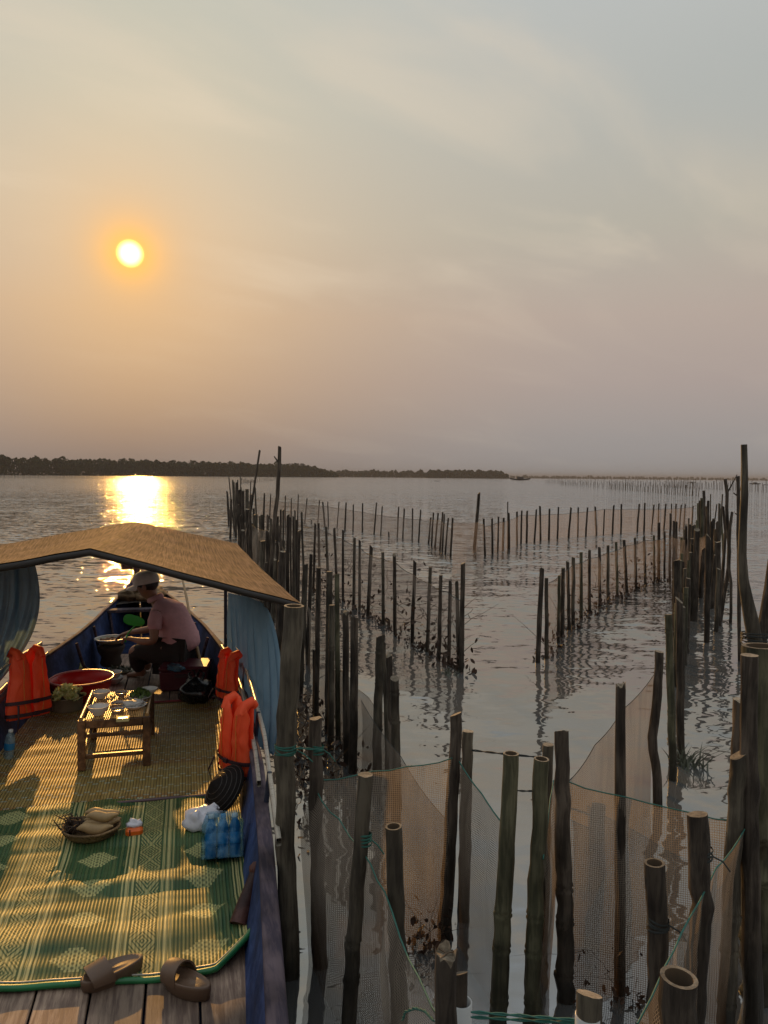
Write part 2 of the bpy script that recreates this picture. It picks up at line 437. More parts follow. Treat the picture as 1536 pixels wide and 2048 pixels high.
def ordn(i):
    if i<=19: return ORD[i-1]
    t,u=divmod(i,10)
    if u==0: return {2:'twentieth',3:'thirtieth',4:'fortieth',5:'fiftieth',6:'sixtieth',7:'seventieth',8:'eightieth',9:'ninetieth'}[t]
    return TENS[t]+'-'+ORD[u-1]

# ------------------------------------------------------------ water, sky haze, far shore
def water():
    mt, n, b = material('lagoon_water', (.085,.086,.083), .03)
    g = n.add('ShaderNodeNewGeometry'); P = g.outputs['Position']
    a = n.noise(n.scale(P, (.45,1.15,1)), 1.9, 1.5, .5, .5)
    c = n.noise(n.scale(P, (.5,.9,1)), .55, 2, .5, .3)
    e = n.noise(n.scale(P, (.55,1.2,1)), 7, 2, .5)
    big = n.noise(n.scale(P, (.25,1,1)), .03, 2, .5)
    dist = n.v('LENGTH', P)
    amp = n.mr(big.outputs[0], .3, .7, .7, 1.25)
    def k(nn, s_): return n.v('SCALE', n.v('SUBTRACT', nn.outputs['Color'], (.5,.5,.5)), scale=s_)
    calm = n.mr(dist, 2.5, 24, .42, 1.0)
    ev = k(e, 1.0); fine = n.mr(dist, 4, 30, .12, 1.0)
    ev = n.v('SCALE', ev, scale=n.m('MULTIPLY', n.m('MULTIPLY', n.m('POWER', n.v('LENGTH', ev), 1.0), fine), 7.5))
    tot = n.v('ADD', n.v('ADD', k(a, n.m('MULTIPLY', n.m('MULTIPLY',amp,calm), .46)), k(c, .22)), ev)
    ax_ = n.add('ShaderNodeCombineXYZ', ins={0: n.mr(dist, 10, 80, .62, .5), 1: n.mr(dist, 8, 80, 1.1, 2.6)})
    tot = n.v('MULTIPLY', tot, ax_)
    nm = n.v('NORMALIZE', n.v('ADD', tot, (0,0,1)))
    n.put(b, 'Normal', nm); n.put(b, 'Roughness', n.mr(dist, 14, 140, .03, .09)); b.inputs['IOR'].default_value = 3.2
    b.inputs['Specular IOR Level'].default_value = .5
    mb = MB(); R_=6000
    mb.add([(-R_,-R_,0),(R_,-R_,0),(R_,R_,0),(-R_,R_,0)],[(0,1,2,3)],smooth=False)
    o = mb.build('lagoon_water', mt); tag(o, 'calm lagoon water with small ripples and golden sun glitter', 'water', kind='structure')
water()

def foliage_mat(name, c1, c2):
    mt, n, b = material(name, c1, .8)
    t = n.add('ShaderNodeNewGeometry'); ns = n.noise(t.outputs['Position'], .25, 3)
    c = n.mix(n.mr(ns.outputs[0], .35, .65), c1, c2); n.put(b, 'Base Color', c); b.inputs['Specular IOR Level'].default_value = .1
    return mt
M['forest'] = foliage_mat('mangrove_leaves', (.018,.026,.010), (.045,.055,.022))
M['trunk_far'] = simple('mangrove_trunk', (.03,.025,.02), .9)
def forest(name, label, p0, p1, hgt, n_trees, seed, depth=25, cards=260, cs=.8, low=.75):
    rs = random.getstate(); random.seed(seed)
    mb = MB()
    a = Vector(p0); b_ = Vector(p1)
    for i in range(n_trees):
        t = (i+random.uniform(-.4,.4))/n_trees
        t = max(0,min(1,t))
        p = a.lerp(b_, t); p.y += random.uniform(0, depth); 
        endf = min(1, (1-t)*9+.3, t*30+.5)
        h = hgt*endf*(low+(1-low)*2*max(0,noise.noise(Vector((i*.37,seed,0)))+.35)+random.uniform(-.06,.12))
        r_ = hgt*random.uniform(.22,.36)
        mb.tube([(p.x,p.y,-.2),(p.x+random.uniform(-.5,.5),p.y,h*.5),(p.x,p.y,h*.85)],[.35,.22,.08],5,1)
        for k in range(cards):
            u = random.random()
            zz = h*(u**.8)
            rr = r_*(1.0 if zz < h*.6 else math.sqrt(max(.05,1-((zz-h*.6)/(h*.4))**2)))
            th = random.uniform(0,6.28); q = rr*math.sqrt(random.random())
            cc = (p.x+q*math.cos(th)*1.2, p.y+q*math.sin(th), zz+random.uniform(-.3,.3))
            mb.leafcard(cc, cs*random.uniform(.6,1.5), 0, .7)
    random.setstate(rs)
    o = mb.build(name, [M['forest'], M['trunk_far']]); return tag(o, label, 'forest', kind='stuff')
def ground_pt(px, D):
    p = atD(px, 950, D); return (p.x, D, 0)
forest('mangrove_forest', 'dark mangrove treeline on the left shore below the sun', (-620,520,0), ground_pt(672,1180), 18.0, 380, 3, cards=170, cs=1.0, low=.84)
forest('mangrove_forest', 'hazier low strip of trees right of the dark treeline', ground_pt(640,1650), ground_pt(880,1700), 14, 60, 5, cards=120, cs=1.6)
forest('mangrove_forest', 'hazy tree-covered spit ending at the middle of the horizon', ground_pt(855,1500), ground_pt(1019,1560), 15.5, 50, 8, cards=150, cs=1.4, low=.85)
forest('mangrove_forest', 'pale thin line of far trees along the right horizon', ground_pt(1015,3000), ground_pt(1560,3400), 9, 160, 11, cards=60, cs=3, low=.5)
def land(name, label, pts, wdt):
    mb = MB(); 
    n_=len(pts); V=[]
    for (x,y) in pts: V += [(x,y,-.3),(x,y,.35),(x,y+wdt,.8),(x,y+wdt,-.3)]
    Fs=[]
    for i in range(n_-1):
        a=i*4; b=a+4
        for j in range(3): Fs.append((a+j,b+j,b+j+1,a+j+1))
    Fs += [(0,1,2,3),((n_-1)*4+3,(n_-1)*4+2,(n_-1)*4+1,(n_-1)*4)]
    mb.add(V,Fs,smooth=False); tag(mb.build(name, simple(name+'_mud',(.035,.03,.022),.9)), label, 'shore', kind='structure')
g = ground_pt
land('left_shore','muddy shore under the dark mangrove treeline',[(-640,505),(g(672,1160)[0],1160),(g(680,1185)[0],1185)],60)
land('middle_shore','low shore under the hazy tree spit',[(g(640,1640)[0],1640),(g(880,1690)[0],1690)],60)
land('spit_shore','low shore under the tree-covered spit',[(g(850,1490)[0],1490),(g(1030,1560)[0],1560)],50)
land('right_shore','thin far shore along the right horizon',[(g(1010,2990)[0],2990),(g(1600,3390)[0],3390)],60)
# ------------------------------------------------------------ stakes
def stake(pts, base, r0, r1=None, kind='thin', n=6, nodes=False, label=None, group=None, name='wooden_stake', cat='stake', hollow=False, crack=False, stub=None, ztop=None, seg=None):
    """pts: world points from top to (nearly) the water; extended below the water to z=-.5"""
    P=[Vector(p) for p in pts]
    a,b=P[-2],P[-1]; dirn=(b-a).normalized()
    if P[-1].z>-.45 and dirn.z<-.2: P.append(P[-1]+dirn*((P[-1].z+.5)/-dirn.z))
    P=P[::-1]
    # resample
    L=[0]
    for i in range(1,len(P)): L.append(L[-1]+(P[i]-P[i-1]).length)
    ns=seg or 6
    if nodes: ns=max(ns,14)
    Q=[];R_=[]
    sd_=random.random()*50
    for k in range(ns+1):
        d_=L[-1]*k/ns; i=1
        while i<len(L)-1 and L[i]<d_: i+=1
        t=(d_-L[i-1])/max(1e-6,L[i]-L[i-1]); p=P[i-1].lerp(P[i],t)
        rr=(r1 or r0)*(1-k/ns)+r0*(k/ns)
        if 0<k<ns: p=p+Vector((noise.noise(Vector((sd_,k*.9,0))),noise.noise(Vector((0,sd_,k*.9))),0))*r0*(.30 if r0>.02 else .5)
        Q.append(p);R_.append(rr)
    if nodes:
        Q2=[];R2=[];
        for k in range(len(Q)):
            if k in (2,5,8,11,13) and k<len(Q)-1:
                d_=(Q[k+1]-Q[k]).normalized()
                for off,fac in ((-.022,1.0),(-.006,1.14),(.006,.92),(.016,1.09),(.032,.985)):
                    Q2.append(Q[k]+d_*off);R2.append(R_[k]*fac)
            else: Q2.append(Q[k]);R2.append(R_[k])
        Q,R_=Q2,R2
    base_p=Vector((Q[0].x,Q[0].y,0))
    mb=MB(); loc=[q-base_p for q in Q]
    mats=[M[kind],M['cut'],M['inner']]
    if hollow:
        t=(loc[-1]-loc[-2]).normalized()
        pts2=loc+[loc[-1]+t*.0]; rr2=list(R_)
        mb.tube(loc,R_,n,0,cap=False,jit=.05,seed=sd_)
        top=loc[-1]; r_=R_[-1]
        # rim and inside wall
        mb.tube([top-t*.12,top-t*.10,top+t*.001],[.01,r_*.74,r_*.76],n,2,cap=False)
        V=[];Fs=[]
        ref=Vector((1,0,0)); a_=(ref-t*ref.dot(t)).normalized(); b_=t.cross(a_)
        for rad_ in (r_*1.0,r_*.76):
            for k in range(n):
                th=2*math.pi*k/n; V.append(top+t*.001+a_*math.cos(th)*rad_+b_*math.sin(th)*rad_)
        for k in range(n): Fs.append((k,(k+1)%n,n+(k+1)%n,n+k))
        mb.add(V,Fs,1)
    else:
        mb.tube(loc,R_,n,0,cap=True,capmi=(1 if r0>.018 else 0),jit=.20 if kind in('log','thin') else .12,seed=sd_,cut=0 if crack else random.choice((0,.2,.5,.9)) if kind!='green_bamboo' else .1,jag=random.choice((0,0,.3,1.6)) if kind in('log','thin') else .1)
        if crack:
            top=loc[-1]
            for an in (.4,2.3,4.1):
                mb.box(top+Vector((math.cos(an)*R_[-1]*.45,math.sin(an)*R_[-1]*.45,.001)),(R_[-1]*.9,.004,.003),2,R=Matrix.Rotation(an,3,'Z'))
    if stub:
        for (k,dx,dz,l_) in stub:
            p=loc[int(k*len(loc))]; mb.tube([p,p+Vector((dx,0,dz))*l_],[r0*.5,r0*.3],6,0)
    o=mb.build(name,mats); o.location=base_p
    tag(o,label,cat,group); return o
def px_stake(xt,yt,xb,yb,w,kind='thin',D=None,mid=(),**kw):
    """stake from full-resolution photo measurements; base at the water (yb) unless its distance D is known"""
    if D is None: D=at(xb,yb,0).y
    pts=[atD(xt,yt,D)]+[atD(a,b,D) for a,b in mid]+[atD(xb,yb,D)]
    r=w/2/F*D
    kw.setdefault('n',6 if w<9 else 10 if w<20 else 16)
    return stake(pts,None,r*.92,r*1.08,kind,**kw)
def c3(x,y): return (440+x/2.954, 880+y/2.954)
def c4(x,y): return (920+x/2.4935, 880+y/2.4935)
def c6(x,y): return (440+x/5.908, 880+y/5.908)

def row(data, conv, sc_, W, fmt, group, kind='thin', sort=True, **kw):
    """data rows: (xt,yt,xb,yb,width) in crop units"""
    data=sorted(data,key=lambda q:q[2]); made=[]
    for i,(xt,yt,xb,yb,w_) in enumerate(data):
        a=conv(xt,yt); b=conv(xb,yb)
        kk=kind if isinstance(kind,str) else kind[i%len(kind)]
        made.append(px_stake(a[0],a[1],b[0],b[1],w_/sc_*1.16,kk,label=fmt%ordn(i+1),group=group,**kw))
    return made

# back left net wing
BL=[(262,312,255,462,6),(300,318,293,466,6),(387,328,380,470,6),(422,345,416,474,5),(463,323,458,480,6),(514,345,501,485,6),(588,357,578,487,6),(607,368,619,506,9),(637,364,640,512,6),(703,365,692,518,6),(745,368,738,530,8),(788,382,786,540,7),(843,373,841,543,8),(925,370,910,556,8),(959,390,950,560,7),(1056,393,1047,574,8),(1089,405,1080,582,8),(1138,405,1136,592,8),(1186,411,1173,600,8)]
row(BL,c3,2.954,0,'%s thin stake from the left in the back left net wing','stakes of the back left net wing')
BLR=[(1246,457,1232,612,9),(1261,428,1250,625,9),(1289,432,1270,632,9),(1316,425,1299,652,10),(1325,440,1313,662,9),(1349,460,1330,675,9),(1375,461,1362,690,11)]
row(BLR,c3,2.954,0,'%s stake from the left in the back left return','stakes of the back left return')
for (xt,yt,xb,yb,w_),lb in (((540,470,541,493,8),'short stub of a stake left of centre in the back left net wing'),((997,543,998,570,9),'short stub of a stake near the right end of the back left net wing')):
    a=c3(xt,yt);b=c3(xb,yb); px_stake(*a,*b,w_/2.954,'thin',label=lb,seg=3)
px_stake(958,986,949,1098,6,'thin',label='tall lone stake standing in the gap between the two back net wings')
px_stake(454,983,459,1041,4,'thin',label='lone leaning stake in open water left of the dense left fence')
# front left net wing
FL=[(563,493,552,880,12),(582,490,590,885,13),(627,512,641,905,14),(675,520,694,930,14),(727,533,726,950,13),(795,578,790,985,16),(825,595,825,1000,14),(893,630,874,1040,19),(962,662,965,1090,17),(1030,677,1035,1150,19),(1151,715,1134,1200,19),(1243,750,1224,1250,19),(1305,798,1292,1300,20),(1360,836,1352,1330,19),(1398,840,1411,1352,20),(1435,728,1425,1372,25)]
row(FL,c3,2.954,0,'%s stake from the left in the front left net wing','stakes of the front left net wing',kind=['log','thin','bamboo'],seg=8)
# back right net wing
BR=[(118,393,125,578,9),(160,392,162,568,9),(192,382,188,556,8),(218,388,214,548,10),(243,368,245,545,10),(238,308,238,540,5),(284,357,284,522,9),(308,352,304,518,8),(335,353,332,514,9),(381,346,371,508,8),(399,332,401,502,9),(447,343,443,496,9),(491,337,486,492,8),(554,337,541,490,9),(590,336,587,481,7),(636,336,627,481,8),(674,333,680,474,9),(721,346,715,472,6),(767,326,760,470,8),(805,322,803,470,8),(894,318,884,458,8),(922,313,918,458,8),(967,322,955,450,7),(992,317,988,446,7),(1027,318,1016,445,8),(1055,318,1053,440,6),(1078,318,1072,436,7),(1104,322,1094,435,7),(1123,320,1116,432,7),(1163,328,1155,428,7)]
row(BR,c4,2.4935,0,'%s thin stake from the left in the back right net wing','stakes of the back right net wing')
# front right net wing
FR=[(408,642,388,1110,22),(431,688,432,1090,18),(495,675,490,1012,14),(515,637,508,980,18),(536,605,545,946,15),(565,585,563,922,17),(604,559,605,890,15),(646,548,645,862,14),(695,538,698,830,14),(738,525,738,802,14),(778,508,785,780,13),(818,498,832,762,14),(872,486,878,742,12),(918,480,925,722,12),(967,475,969,703,11),(992,412,991,692,13),(1020,455,1020,690,10)]
row(FR,c4,2.4935,0,'%s stake from the left in the front right net wing','stakes of the front right net wing',kind=['log','bamboo','green_bamboo','thin'],seg=8)

# dense left fence: runs away beside the boat
LF=[(80,605,95,900,12),(105,440,165,1070,11),(150,470,165,900,16),(195,500,187,1150,22),(235,600,240,1180,36),(272,596,270,1150,30),(320,580,318,1170,34),(210,470,214,800,12),(165,500,180,820,14),(250,560,255,800,12),(240,435,246,760,10),(362,490,358,900,10),(365,640,352,1250,22),(415,560,440,1180,16),(398,810,400,1300,24),(565,890,555,1420,26),(602,930,600,1450,26),(525,640,508,1350,16),(500,880,512,1400,38),(420,880,420,1400,44),(680,900,676,1480,26),(718,820,722,1500,20),(746,826,748,1510,20),(772,660,770,1330,9),(805,885,800,1540,34),(845,690,842,1300,8),(830,915,838,1560,20),(866,905,868,1580,20),(886,835,880,1600,18),(925,650,915,1240,9),(905,950,906,1600,20),(940,1090,930,1640,26),(963,855,990,1640,22)]
LFD=[]
for (xt,yt,xb,yb,w_) in sorted(LF,key=lambda q:q[1]):
    LFD.append((xt,yt,xb,yb,w_))
i=0
def fenceD_left(px):        # distance at which the line of the left fence is seen under column px
    best=None
    D=4.0
    while D<60:
        x=-.535-.236*(D-7.2); X=atD(px,1200,D).x
        if best is None or abs(X-x)<best[0]: best=(abs(X-x),D)
        D*=1.01
    return best[1]
used=[]
for (xt,yt,xb,yb,w_) in sorted(LF,key=lambda q:q[0]):
    i+=1
    a=c6(xt,yt); b=c6(xb,yb)
    D=max(9.2,min(34,fenceD_left(b[0])))*random.uniform(.97,1.03)
    w2=min(w_/5.908*1.25, .12/D*F)
    if w_<13: D=max(D,16)
    Db=atD(b[0],b[1],D)
    kk=random.choice(['log','bamboo','thin','log'])
    px_stake(a[0],a[1],b[0],b[1],w2,kk,D=D,label='%s stake from the left in the dense far left fence'%ordn(i),group='stakes of the dense left fence',seg=8)
for j in range(34):
    D=9.8*(3.0**(j/34))*random.uniform(.97,1.03); x=-.535-.236*(D-7.2)+random.uniform(-.35,.30)
    hh=random.uniform(1.0,1.55); r_=random.uniform(.035,.06); lx=random.uniform(-.06,.06)
    stake([(x+lx,D,hh),(x,D,.0)],None,r_*.9,r_,random.choice(['log','bamboo','thin','log']),n=8,seg=8,label='%s closely packed stake of the dense left fence counting away from the camera'%ordn(j+1),group='packed stakes of the dense left fence')
px_stake(*c6(470,122),*c6(352,900),4.4,'log',D=15,label='tall slim pole leaning right above the dense left fence',group=None,mid=[c6(400,600)])
px_stake(*c6(705,80),*c6(600,1600),8.4,'log',D=10.5,mid=[c6(692,420),c6(683,640),c6(655,850),c6(625,1200)],label='tallest crooked trunk pole in the left fence with a snapped branch at its top',stub=[(.93,-.6,.8,.12),(.55,.7,.5,.08)],seg=14)
for (xt,yt,xb,yb,w_,l) in ((330,570,322,700,3,'a'),):
    pass
# nearer left fence
NL=[(611,1130,600,1395,11,'bamboo','near left fence'),(622,1110,616,1330,7,'thin',''),(637,1135,632,1448,10,'log',''),(659,1143,656,1460,13,'bamboo',''),(674,1148,676,1480,10,'green_bamboo',''),(691,1226,694,1530,13,'log',''),(709,1236,706,1545,16,'log',''),(761,1272,752,1570,18,'bamboo',''),(768,1285,776,1590,8,'bamboo',''),(778,1310,781,1500,14,'log',''),(789,1357,794,1612,18,'bamboo',''),(664,1210,662,1500,12,'bamboo',''),(628,1300,628,1430,6,'thin','')]
NL=sorted(NL,key=lambda q:q[2])
for i,(xt,yt,xb,yb,w_,k,_) in enumerate(NL):
    px_stake(xt,yt,xb,yb,w_*1.06,k,nodes=(k!='log' and k!='thin'),label='%s stake from the left in the near stretch of the left fence'%ordn(i+1),group='stakes of the near left fence',seg=10)

# dense right fence
RF=[(1050,365,1046,700,11),(1068,408,1066,705,15),(1080,408,1080,700,10),(1105,485,1102,740,14),(1118,445,1114,760,10),(1128,425,1130,790,12),(1141,390,1140,760,8),(1147,420,1146,800,15),(1160,425,1160,820,16),(1172,422,1172,800,14),(1182,400,1180,840,12),(1186,315,1188,640,9),(1197,303,1199,660,13),(1206,290,1206,700,14),(1216,252,1214,600,14),(1228,330,1226,660,11),(1238,303,1236,680,14),(1250,270,1248,560,6),(1266,410,1262,640,11),(1281,320,1262,470,6),(1283,410,1290,720,16),(1294,318,1288,700,12),(1309,270,1290,640,7),(1302,340,1315,620,10)]
RFs=sorted(RF,key=lambda q:q[2])
for i,(xt,yt,xb,yb,w_) in enumerate(RFs):
    a=c4(xt,yt);b=c4(xb,yb)
    px_stake(*a,*b,w_/2.4935*1.15,random.choice(['log','bamboo','thin','green_bamboo']),label='%s stake from the left in the dense far right fence'%ordn(i+1),group='stakes of the dense right fence',seg=8)
for j in range(18):
    D=10.5*(2.2**(j/18))*random.uniform(.97,1.03); x=3.08+.47*(D-7.85)+random.uniform(-.3,.35)
    hh=random.uniform(.95,1.5); r_=random.uniform(.033,.055); lx=random.uniform(-.06,.06)
    stake([(x+lx,D,hh),(x,D,.0)],None,r_*.9,r_,random.choice(['log','green_bamboo','thin','bamboo']),n=8,seg=8,label='%s closely packed stake of the dense right fence counting away from the camera'%ordn(j+1),group='packed stakes of the dense right fence')
def c9(x,y): return (1280+x/4.453, 960+y/4.453)
px_stake(*c9(758,-10),*c9(748,1045),7.5,'log',D=12.2,mid=[c9(775,60),c9(772,300),c9(800,700)],label='forked pole right of the dense right fence with two prongs at its top',stub=[(.86,.5,1.0,.30),(.8,-.1,1.0,.1)],seg=12)
px_stake(*c9(820,288),*c9(812,1080),6,'log',D=12.1,mid=[c9(800,430),c9(790,760),c9(815,960)],label='shorter crooked pole touching the forked pole on its right',seg=10)
px_stake(*c9(740,235),*c9(730,1050),5.5,'log',D=12.5,mid=[c9(762,500),c9(745,720)],label='bent dark pole touching the forked pole on its left',seg=10)
px_stake(1476,955,1479,1322,8,'log',mid=[(1477,1080),(1479,1200)],label='dark upright pole just left of the tallest pale pole',stub=[(.9,-.9,.6,.07),(.78,-.9,.4,.05)],seg=12)
# nearer right fence, coming towards the camera
NR=[(1106,565,1104,900,14),(1100,600,1098,960,14),(1112,612,1110,960,16),(1122,640,1118,1000,17),(1140,600,1134,930,16),(1150,560,1150,900,16),(1160,520,1158,880,16),(1067,698,1066,1000,18),(1127,735,1117,1120,24),(1102,762,1100,1130,20),(1139,690,1130,1060,22),(1083,815,1080,1230,27),(1112,830,1108,1280,22)]
NR=sorted(NR,key=lambda q:q[2])
for i,(xt,yt,xb,yb,w_) in enumerate(NR):
    a=c4(xt,yt);b=c4(xb,yb)
    px_stake(*a,*b,w_/2.4935*1.15,['log','green_bamboo','bamboo'][i%3],nodes=(w_>17),label='%s stake from the left in the near stretch of the right fence'%ordn(i+1),group='stakes of the near right fence',seg=10)
px_stake(1337,1229,1346,1560,16,'green_bamboo',nodes=True,label='tall green bamboo stake behind the kinked stake in the right fence')
px_stake(1318,1303,1314,1612,19,'log',mid=[(1315,1400),(1303,1480),(1316,1560)],label='kinked brown stake tied to the top corner of the right net',seg=16)
px_stake(1241,1371,1240,1985,22,'log',mid=[(1240,1600)],label='straight dark stake standing inside the right rear net panel',seg=12)
px_stake(1358,1200,1362,1520,15,'log',label='dark stake at the right edge of the near right fence',seg=10)

# foreground pen
def fg(xt,yt,pts,w_,kind,D,label,**kw):
    P=[atD(xt,yt,D)]+[atD(a,b,D) for a,b in pts]; r=w_*1.10/2/F*D
    kw.setdefault('n',20); kw.setdefault('seg',22)
    return stake(P,None,r,r*kw.pop('grow',1.12),kind,label=label,**kw)
def at3(x,y): return (540+x/3.072,1400+y/3.072)
def at6(x,y): return (1020+x/2.977,1400+y/2.977)
fg(588,1212,[(580,1350),(570,1500),(571,1700),(580,1900),(590,2048)],37,'bamboo',3.4,'tall thick bamboo post beside the blue gunwale at the canopy corner',hollow=True,name='bamboo_post',cat='post',grow=.95)
fg(631,1437,[(632,1600),(636,1800),(644,2048)],23,'log',3.47,'dark straight post at the left corner of the near net pen',name='bamboo_post',cat='post',grow=1.35)
fg(731,1549,[(724,1650),(713,1800),(697,2048)],27,'bamboo',2.9,'leaning post holding the front left net with its rope below the top',nodes=True,name='bamboo_post',cat='post',grow=1.15)
fg(787,1653,[(792,1800),(796,1940),(798,2048)],31,'bamboo',2.6,'bamboo post with a pale slanted cut top in the left of the pen',nodes=True,hollow=True,name='bamboo_post',cat='post')
fg(912,1428,[(905,1600),(896,1750),(884,1930)],21,'log',3.7,'dark leaning post at the apex of the left net panels',name='bamboo_post',cat='post',grow=1.4)
fg(936,1462,[(932,1600),(928,1800),(918,1980)],20,'bamboo',3.85,'grey post close behind the dark apex post',name='bamboo_post',cat='post',grow=1.25)
fg(1022,1507,[(1016,1650),(1008,1800),(996,2048)],29,'green_bamboo',3.1,'green topped bamboo post left of the narrow gap in the pen',nodes=True,hollow=True,name='bamboo_post',cat='post',grow=1.2)
fg(1083,1518,[(1078,1650),(1070,1800),(1063,2048)],28,'green_bamboo',3.1,'split green bamboo post right of the narrow gap in the pen',nodes=True,hollow=True,name='bamboo_post',cat='post',grow=1.2)
fg(1096,1489,[(1093,1600),(1090,1700)],20,'bamboo',3.7,'short post peeking out behind the split green post',name='bamboo_post',cat='post')
fg(1123,1463,[(1125,1650),(1130,1800),(1131,2048)],25,'log',3.25,'tall dark post at the left edge of the right rear net',nodes=True,name='bamboo_post',cat='post',grow=1.45)
fg(893,1907,[(892,2048)],42,'log',1.9,'weathered log with cracks across its cut top at the bottom of the view',crack=True,name='log_post',cat='post',grow=1.0)
fg(921,1946,[(919,2048)],27,'log',2.05,'broken brown stub standing in the white plastic pipe',name='log_post',cat='post')
fg(1178,1988,[(1176,2060)],46,'bamboo',1.85,'pale cut post rising out of the right white pipe',name='log_post',cat='post',grow=1.0)
fg(1358,1955,[(1356,2060)],68,'log',1.9,'wide hollow bamboo stump at the bottom right of the view',hollow=True,name='bamboo_post',cat='post',grow=1.0)
fg(1309,1726,[(1314,1850),(1318,2048)],37,'log',2.5,'split hollow bamboo stake bound with wire in the right pen',hollow=True,name='bamboo_post',cat='post')
fg(1396,1628,[(1398,1720),(1406,1810),(1392,1920),(1386,2048)],38,'log',2.6,'crooked brown post bulging to the right in front of the right net',name='log_post',cat='post',seg=30)
fg(1477,1510,[(1474,1600),(1466,1700),(1462,1800)],29,'bamboo',3.1,'short greenish post at the right end of the right rear net',nodes=True,name='bamboo_post',cat='post')
fg(1485,1402,[(1480,1520)],32,'log',3.9,'flat-topped dark post left of the big bamboo column',name='log_post',cat='post')
fg(1522,1292,[(1524,1500),(1522,1800),(1520,2048)],66,'green_bamboo',3.3,'thickest green bamboo column at the right edge of the view',hollow=True,nodes=True,name='bamboo_post',cat='post',grow=1.05)
fg(1499,1310,[(1497,1500),(1500,1700),(1506,2048)],29,'log',3.1,'dark post pressed against the left side of the big bamboo column',name='log_post',cat='post',grow=1.3)
# tallest pole and its crossing pole, lashed
def pole_shape(pts,rs,D,kind,name,label):
    P=[atD(a,b,D) for a,b in pts]; mb=MB(); b0=Vector((P[-1].x,P[-1].y,0))
    mb.tube([p-b0 for p in P],rs,14,0,cap=True,jit=.14,seed=len(pts)*3.3)
    o=mb.build(name,[M[kind],M['cut']]); o.location=b0; return tag(o,label,'pole')
pole_shape([(1488,889),(1489,930),(1489,990),(1486,1050),(1484,1110),(1487,1160),(1494,1200),(1503,1240),(1511,1285),(1518,1340),(1524,1420),(1530,1900)],[.022,.023,.025,.026,.030,.036,.043,.048,.050,.052,.055,.06],5.4,'bamboo','tall_pole','tallest pale pole at the right edge widening down to the lashing')
pole_shape([(1547,1120),(1541,1170),(1531,1230),(1519,1290),(1508,1350),(1490,1480),(1470,1640)],[.036,.038,.040,.042,.045,.05,.05],5.5,'log','crossing_pole','short pole crossing the tallest pole at the dark lashing')

# ------------------------------------------------------------ nets
def net(label, tops, bot=-.12, mat='net', sag=.05, rope=True, group=None, rope_mat='rope_dark', ropew=.0035, ripple=.03, name='fishing_net', res=.12, tails=0, rope_dz=.0):
    T=[Vector(p) for p in tops]
    L=[0]
    for i in range(1,len(T)): L.append(L[-1]+(T[i]-T[i-1]).length)
    sd_=random.random()*40
    nu=max(8,int(L[-1]/res)); nu=min(nu,160); nv=10
    def topf(u):
        d_=u*L[-1]; i=1
        while i<len(L)-1 and L[i]<d_: i+=1
        t=(d_-L[i-1])/max(1e-6,L[i]-L[i-1]); p=T[i-1].lerp(T[i],t); s_=sag*4*t*(1-t)*min(1,(L[i]-L[i-1])/.6)
        tan=(T[i]-T[i-1]).normalized()
        return p-Vector((0,0,s_)), tan
    base=topf(.5)[0].copy(); base.z=0
    mb=MB()
    def fn(u,v):
        p,tan=topf(u); nrm=Vector((-tan.y,tan.x,0))
        q=Vector((p.x,p.y,p.z*(1-v)+bot*v))
        a=ripple*math.sin(min(1,v*4)*math.pi/2)*(noise.noise(Vector((u*L[-1]*2.2,v*.8,sd_)))*1.6+.5*noise.noise(Vector((u*L[-1]*7,v*2.2,sd_))))
        a+=.35*ripple*math.sin(u*L[-1]*26+3*noise.noise(Vector((u*L[-1]*2,v,sd_))))*(1-v)**2*min(1,v*6)
        return q+nrm*a-base
    mb.grid(fn,nu,nv,0,uv=lambda u,v:(u*L[-1],(topf(u)[0].z)*(1-v)+bot*v))
    root=thing(name,label,'net',tuple(base),0,group)
    part('net_panel',mb,M[mat],root)
    if rope:
        rb=MB(); pts=[topf(k/nu)[0]-base+Vector((0,0,.003)) for k in range(nu+1)]
        rb.tube(pts,ropew,5); part('head_rope',rb,M[rope_mat],root)
    return root
def pz(px,py,D): return atD(px,py,D)
def netline(pl, z=None): return [atD(a,b,D) for a,b,D in pl]
# near pen
net('green-edged net across the left rear of the near pen', netline([(640,1562,3.5),(735,1543,3.55),(820,1532,3.6),(908,1516,3.68)]), rope_mat='rope_green', ropew=.003, sag=.035, ripple=.05)
net('front left net of the near pen with a green rope sloping to the bottom', netline([(628,1572,3.5),(680,1640,3.15),(735,1710,2.88),(775,1790,2.55),(840,1960,2.1),(895,2060,1.88)]), rope_mat='rope_green', ropew=.003, sag=.045, ripple=.06)
net('narrow net between the dark apex post and the green topped post', netline([(916,1520,3.7),(965,1590,3.4),(1012,1655,3.12)]), rope_mat='rope_green', ropew=.0035, sag=.02, ripple=.05)
net('rust-stained net sloping from the left fence down to the apex post', netline([(722,1400,5.9),(800,1510,4.8),(893,1640,3.85)]), mat='net', sag=.03, ropew=.002)
net('drooping net hung in the near left fence', netline([(655,1330,6.9),(690,1340,6.5),(735,1390,6.0),(768,1425,5.6),(792,1460,5.35)]), mat='net', sag=.05, ropew=.002)
net('tall pale net sheet inside the left fence beside the boat', netline([(604,1190,9.8),(618,1215,8.9),(640,1240,8.0),(664,1290,7.1),(690,1350,6.4)]), mat='net', sag=.04, ropew=.002)
net('narrow folded net hanging behind the split green post', netline([(1107,1562,3.62),(1100,1600,3.4),(1092,1680,3.15),(1086,1720,3.05)]), rope_mat='rope_green', ropew=.003, sag=.02, ripple=.06)
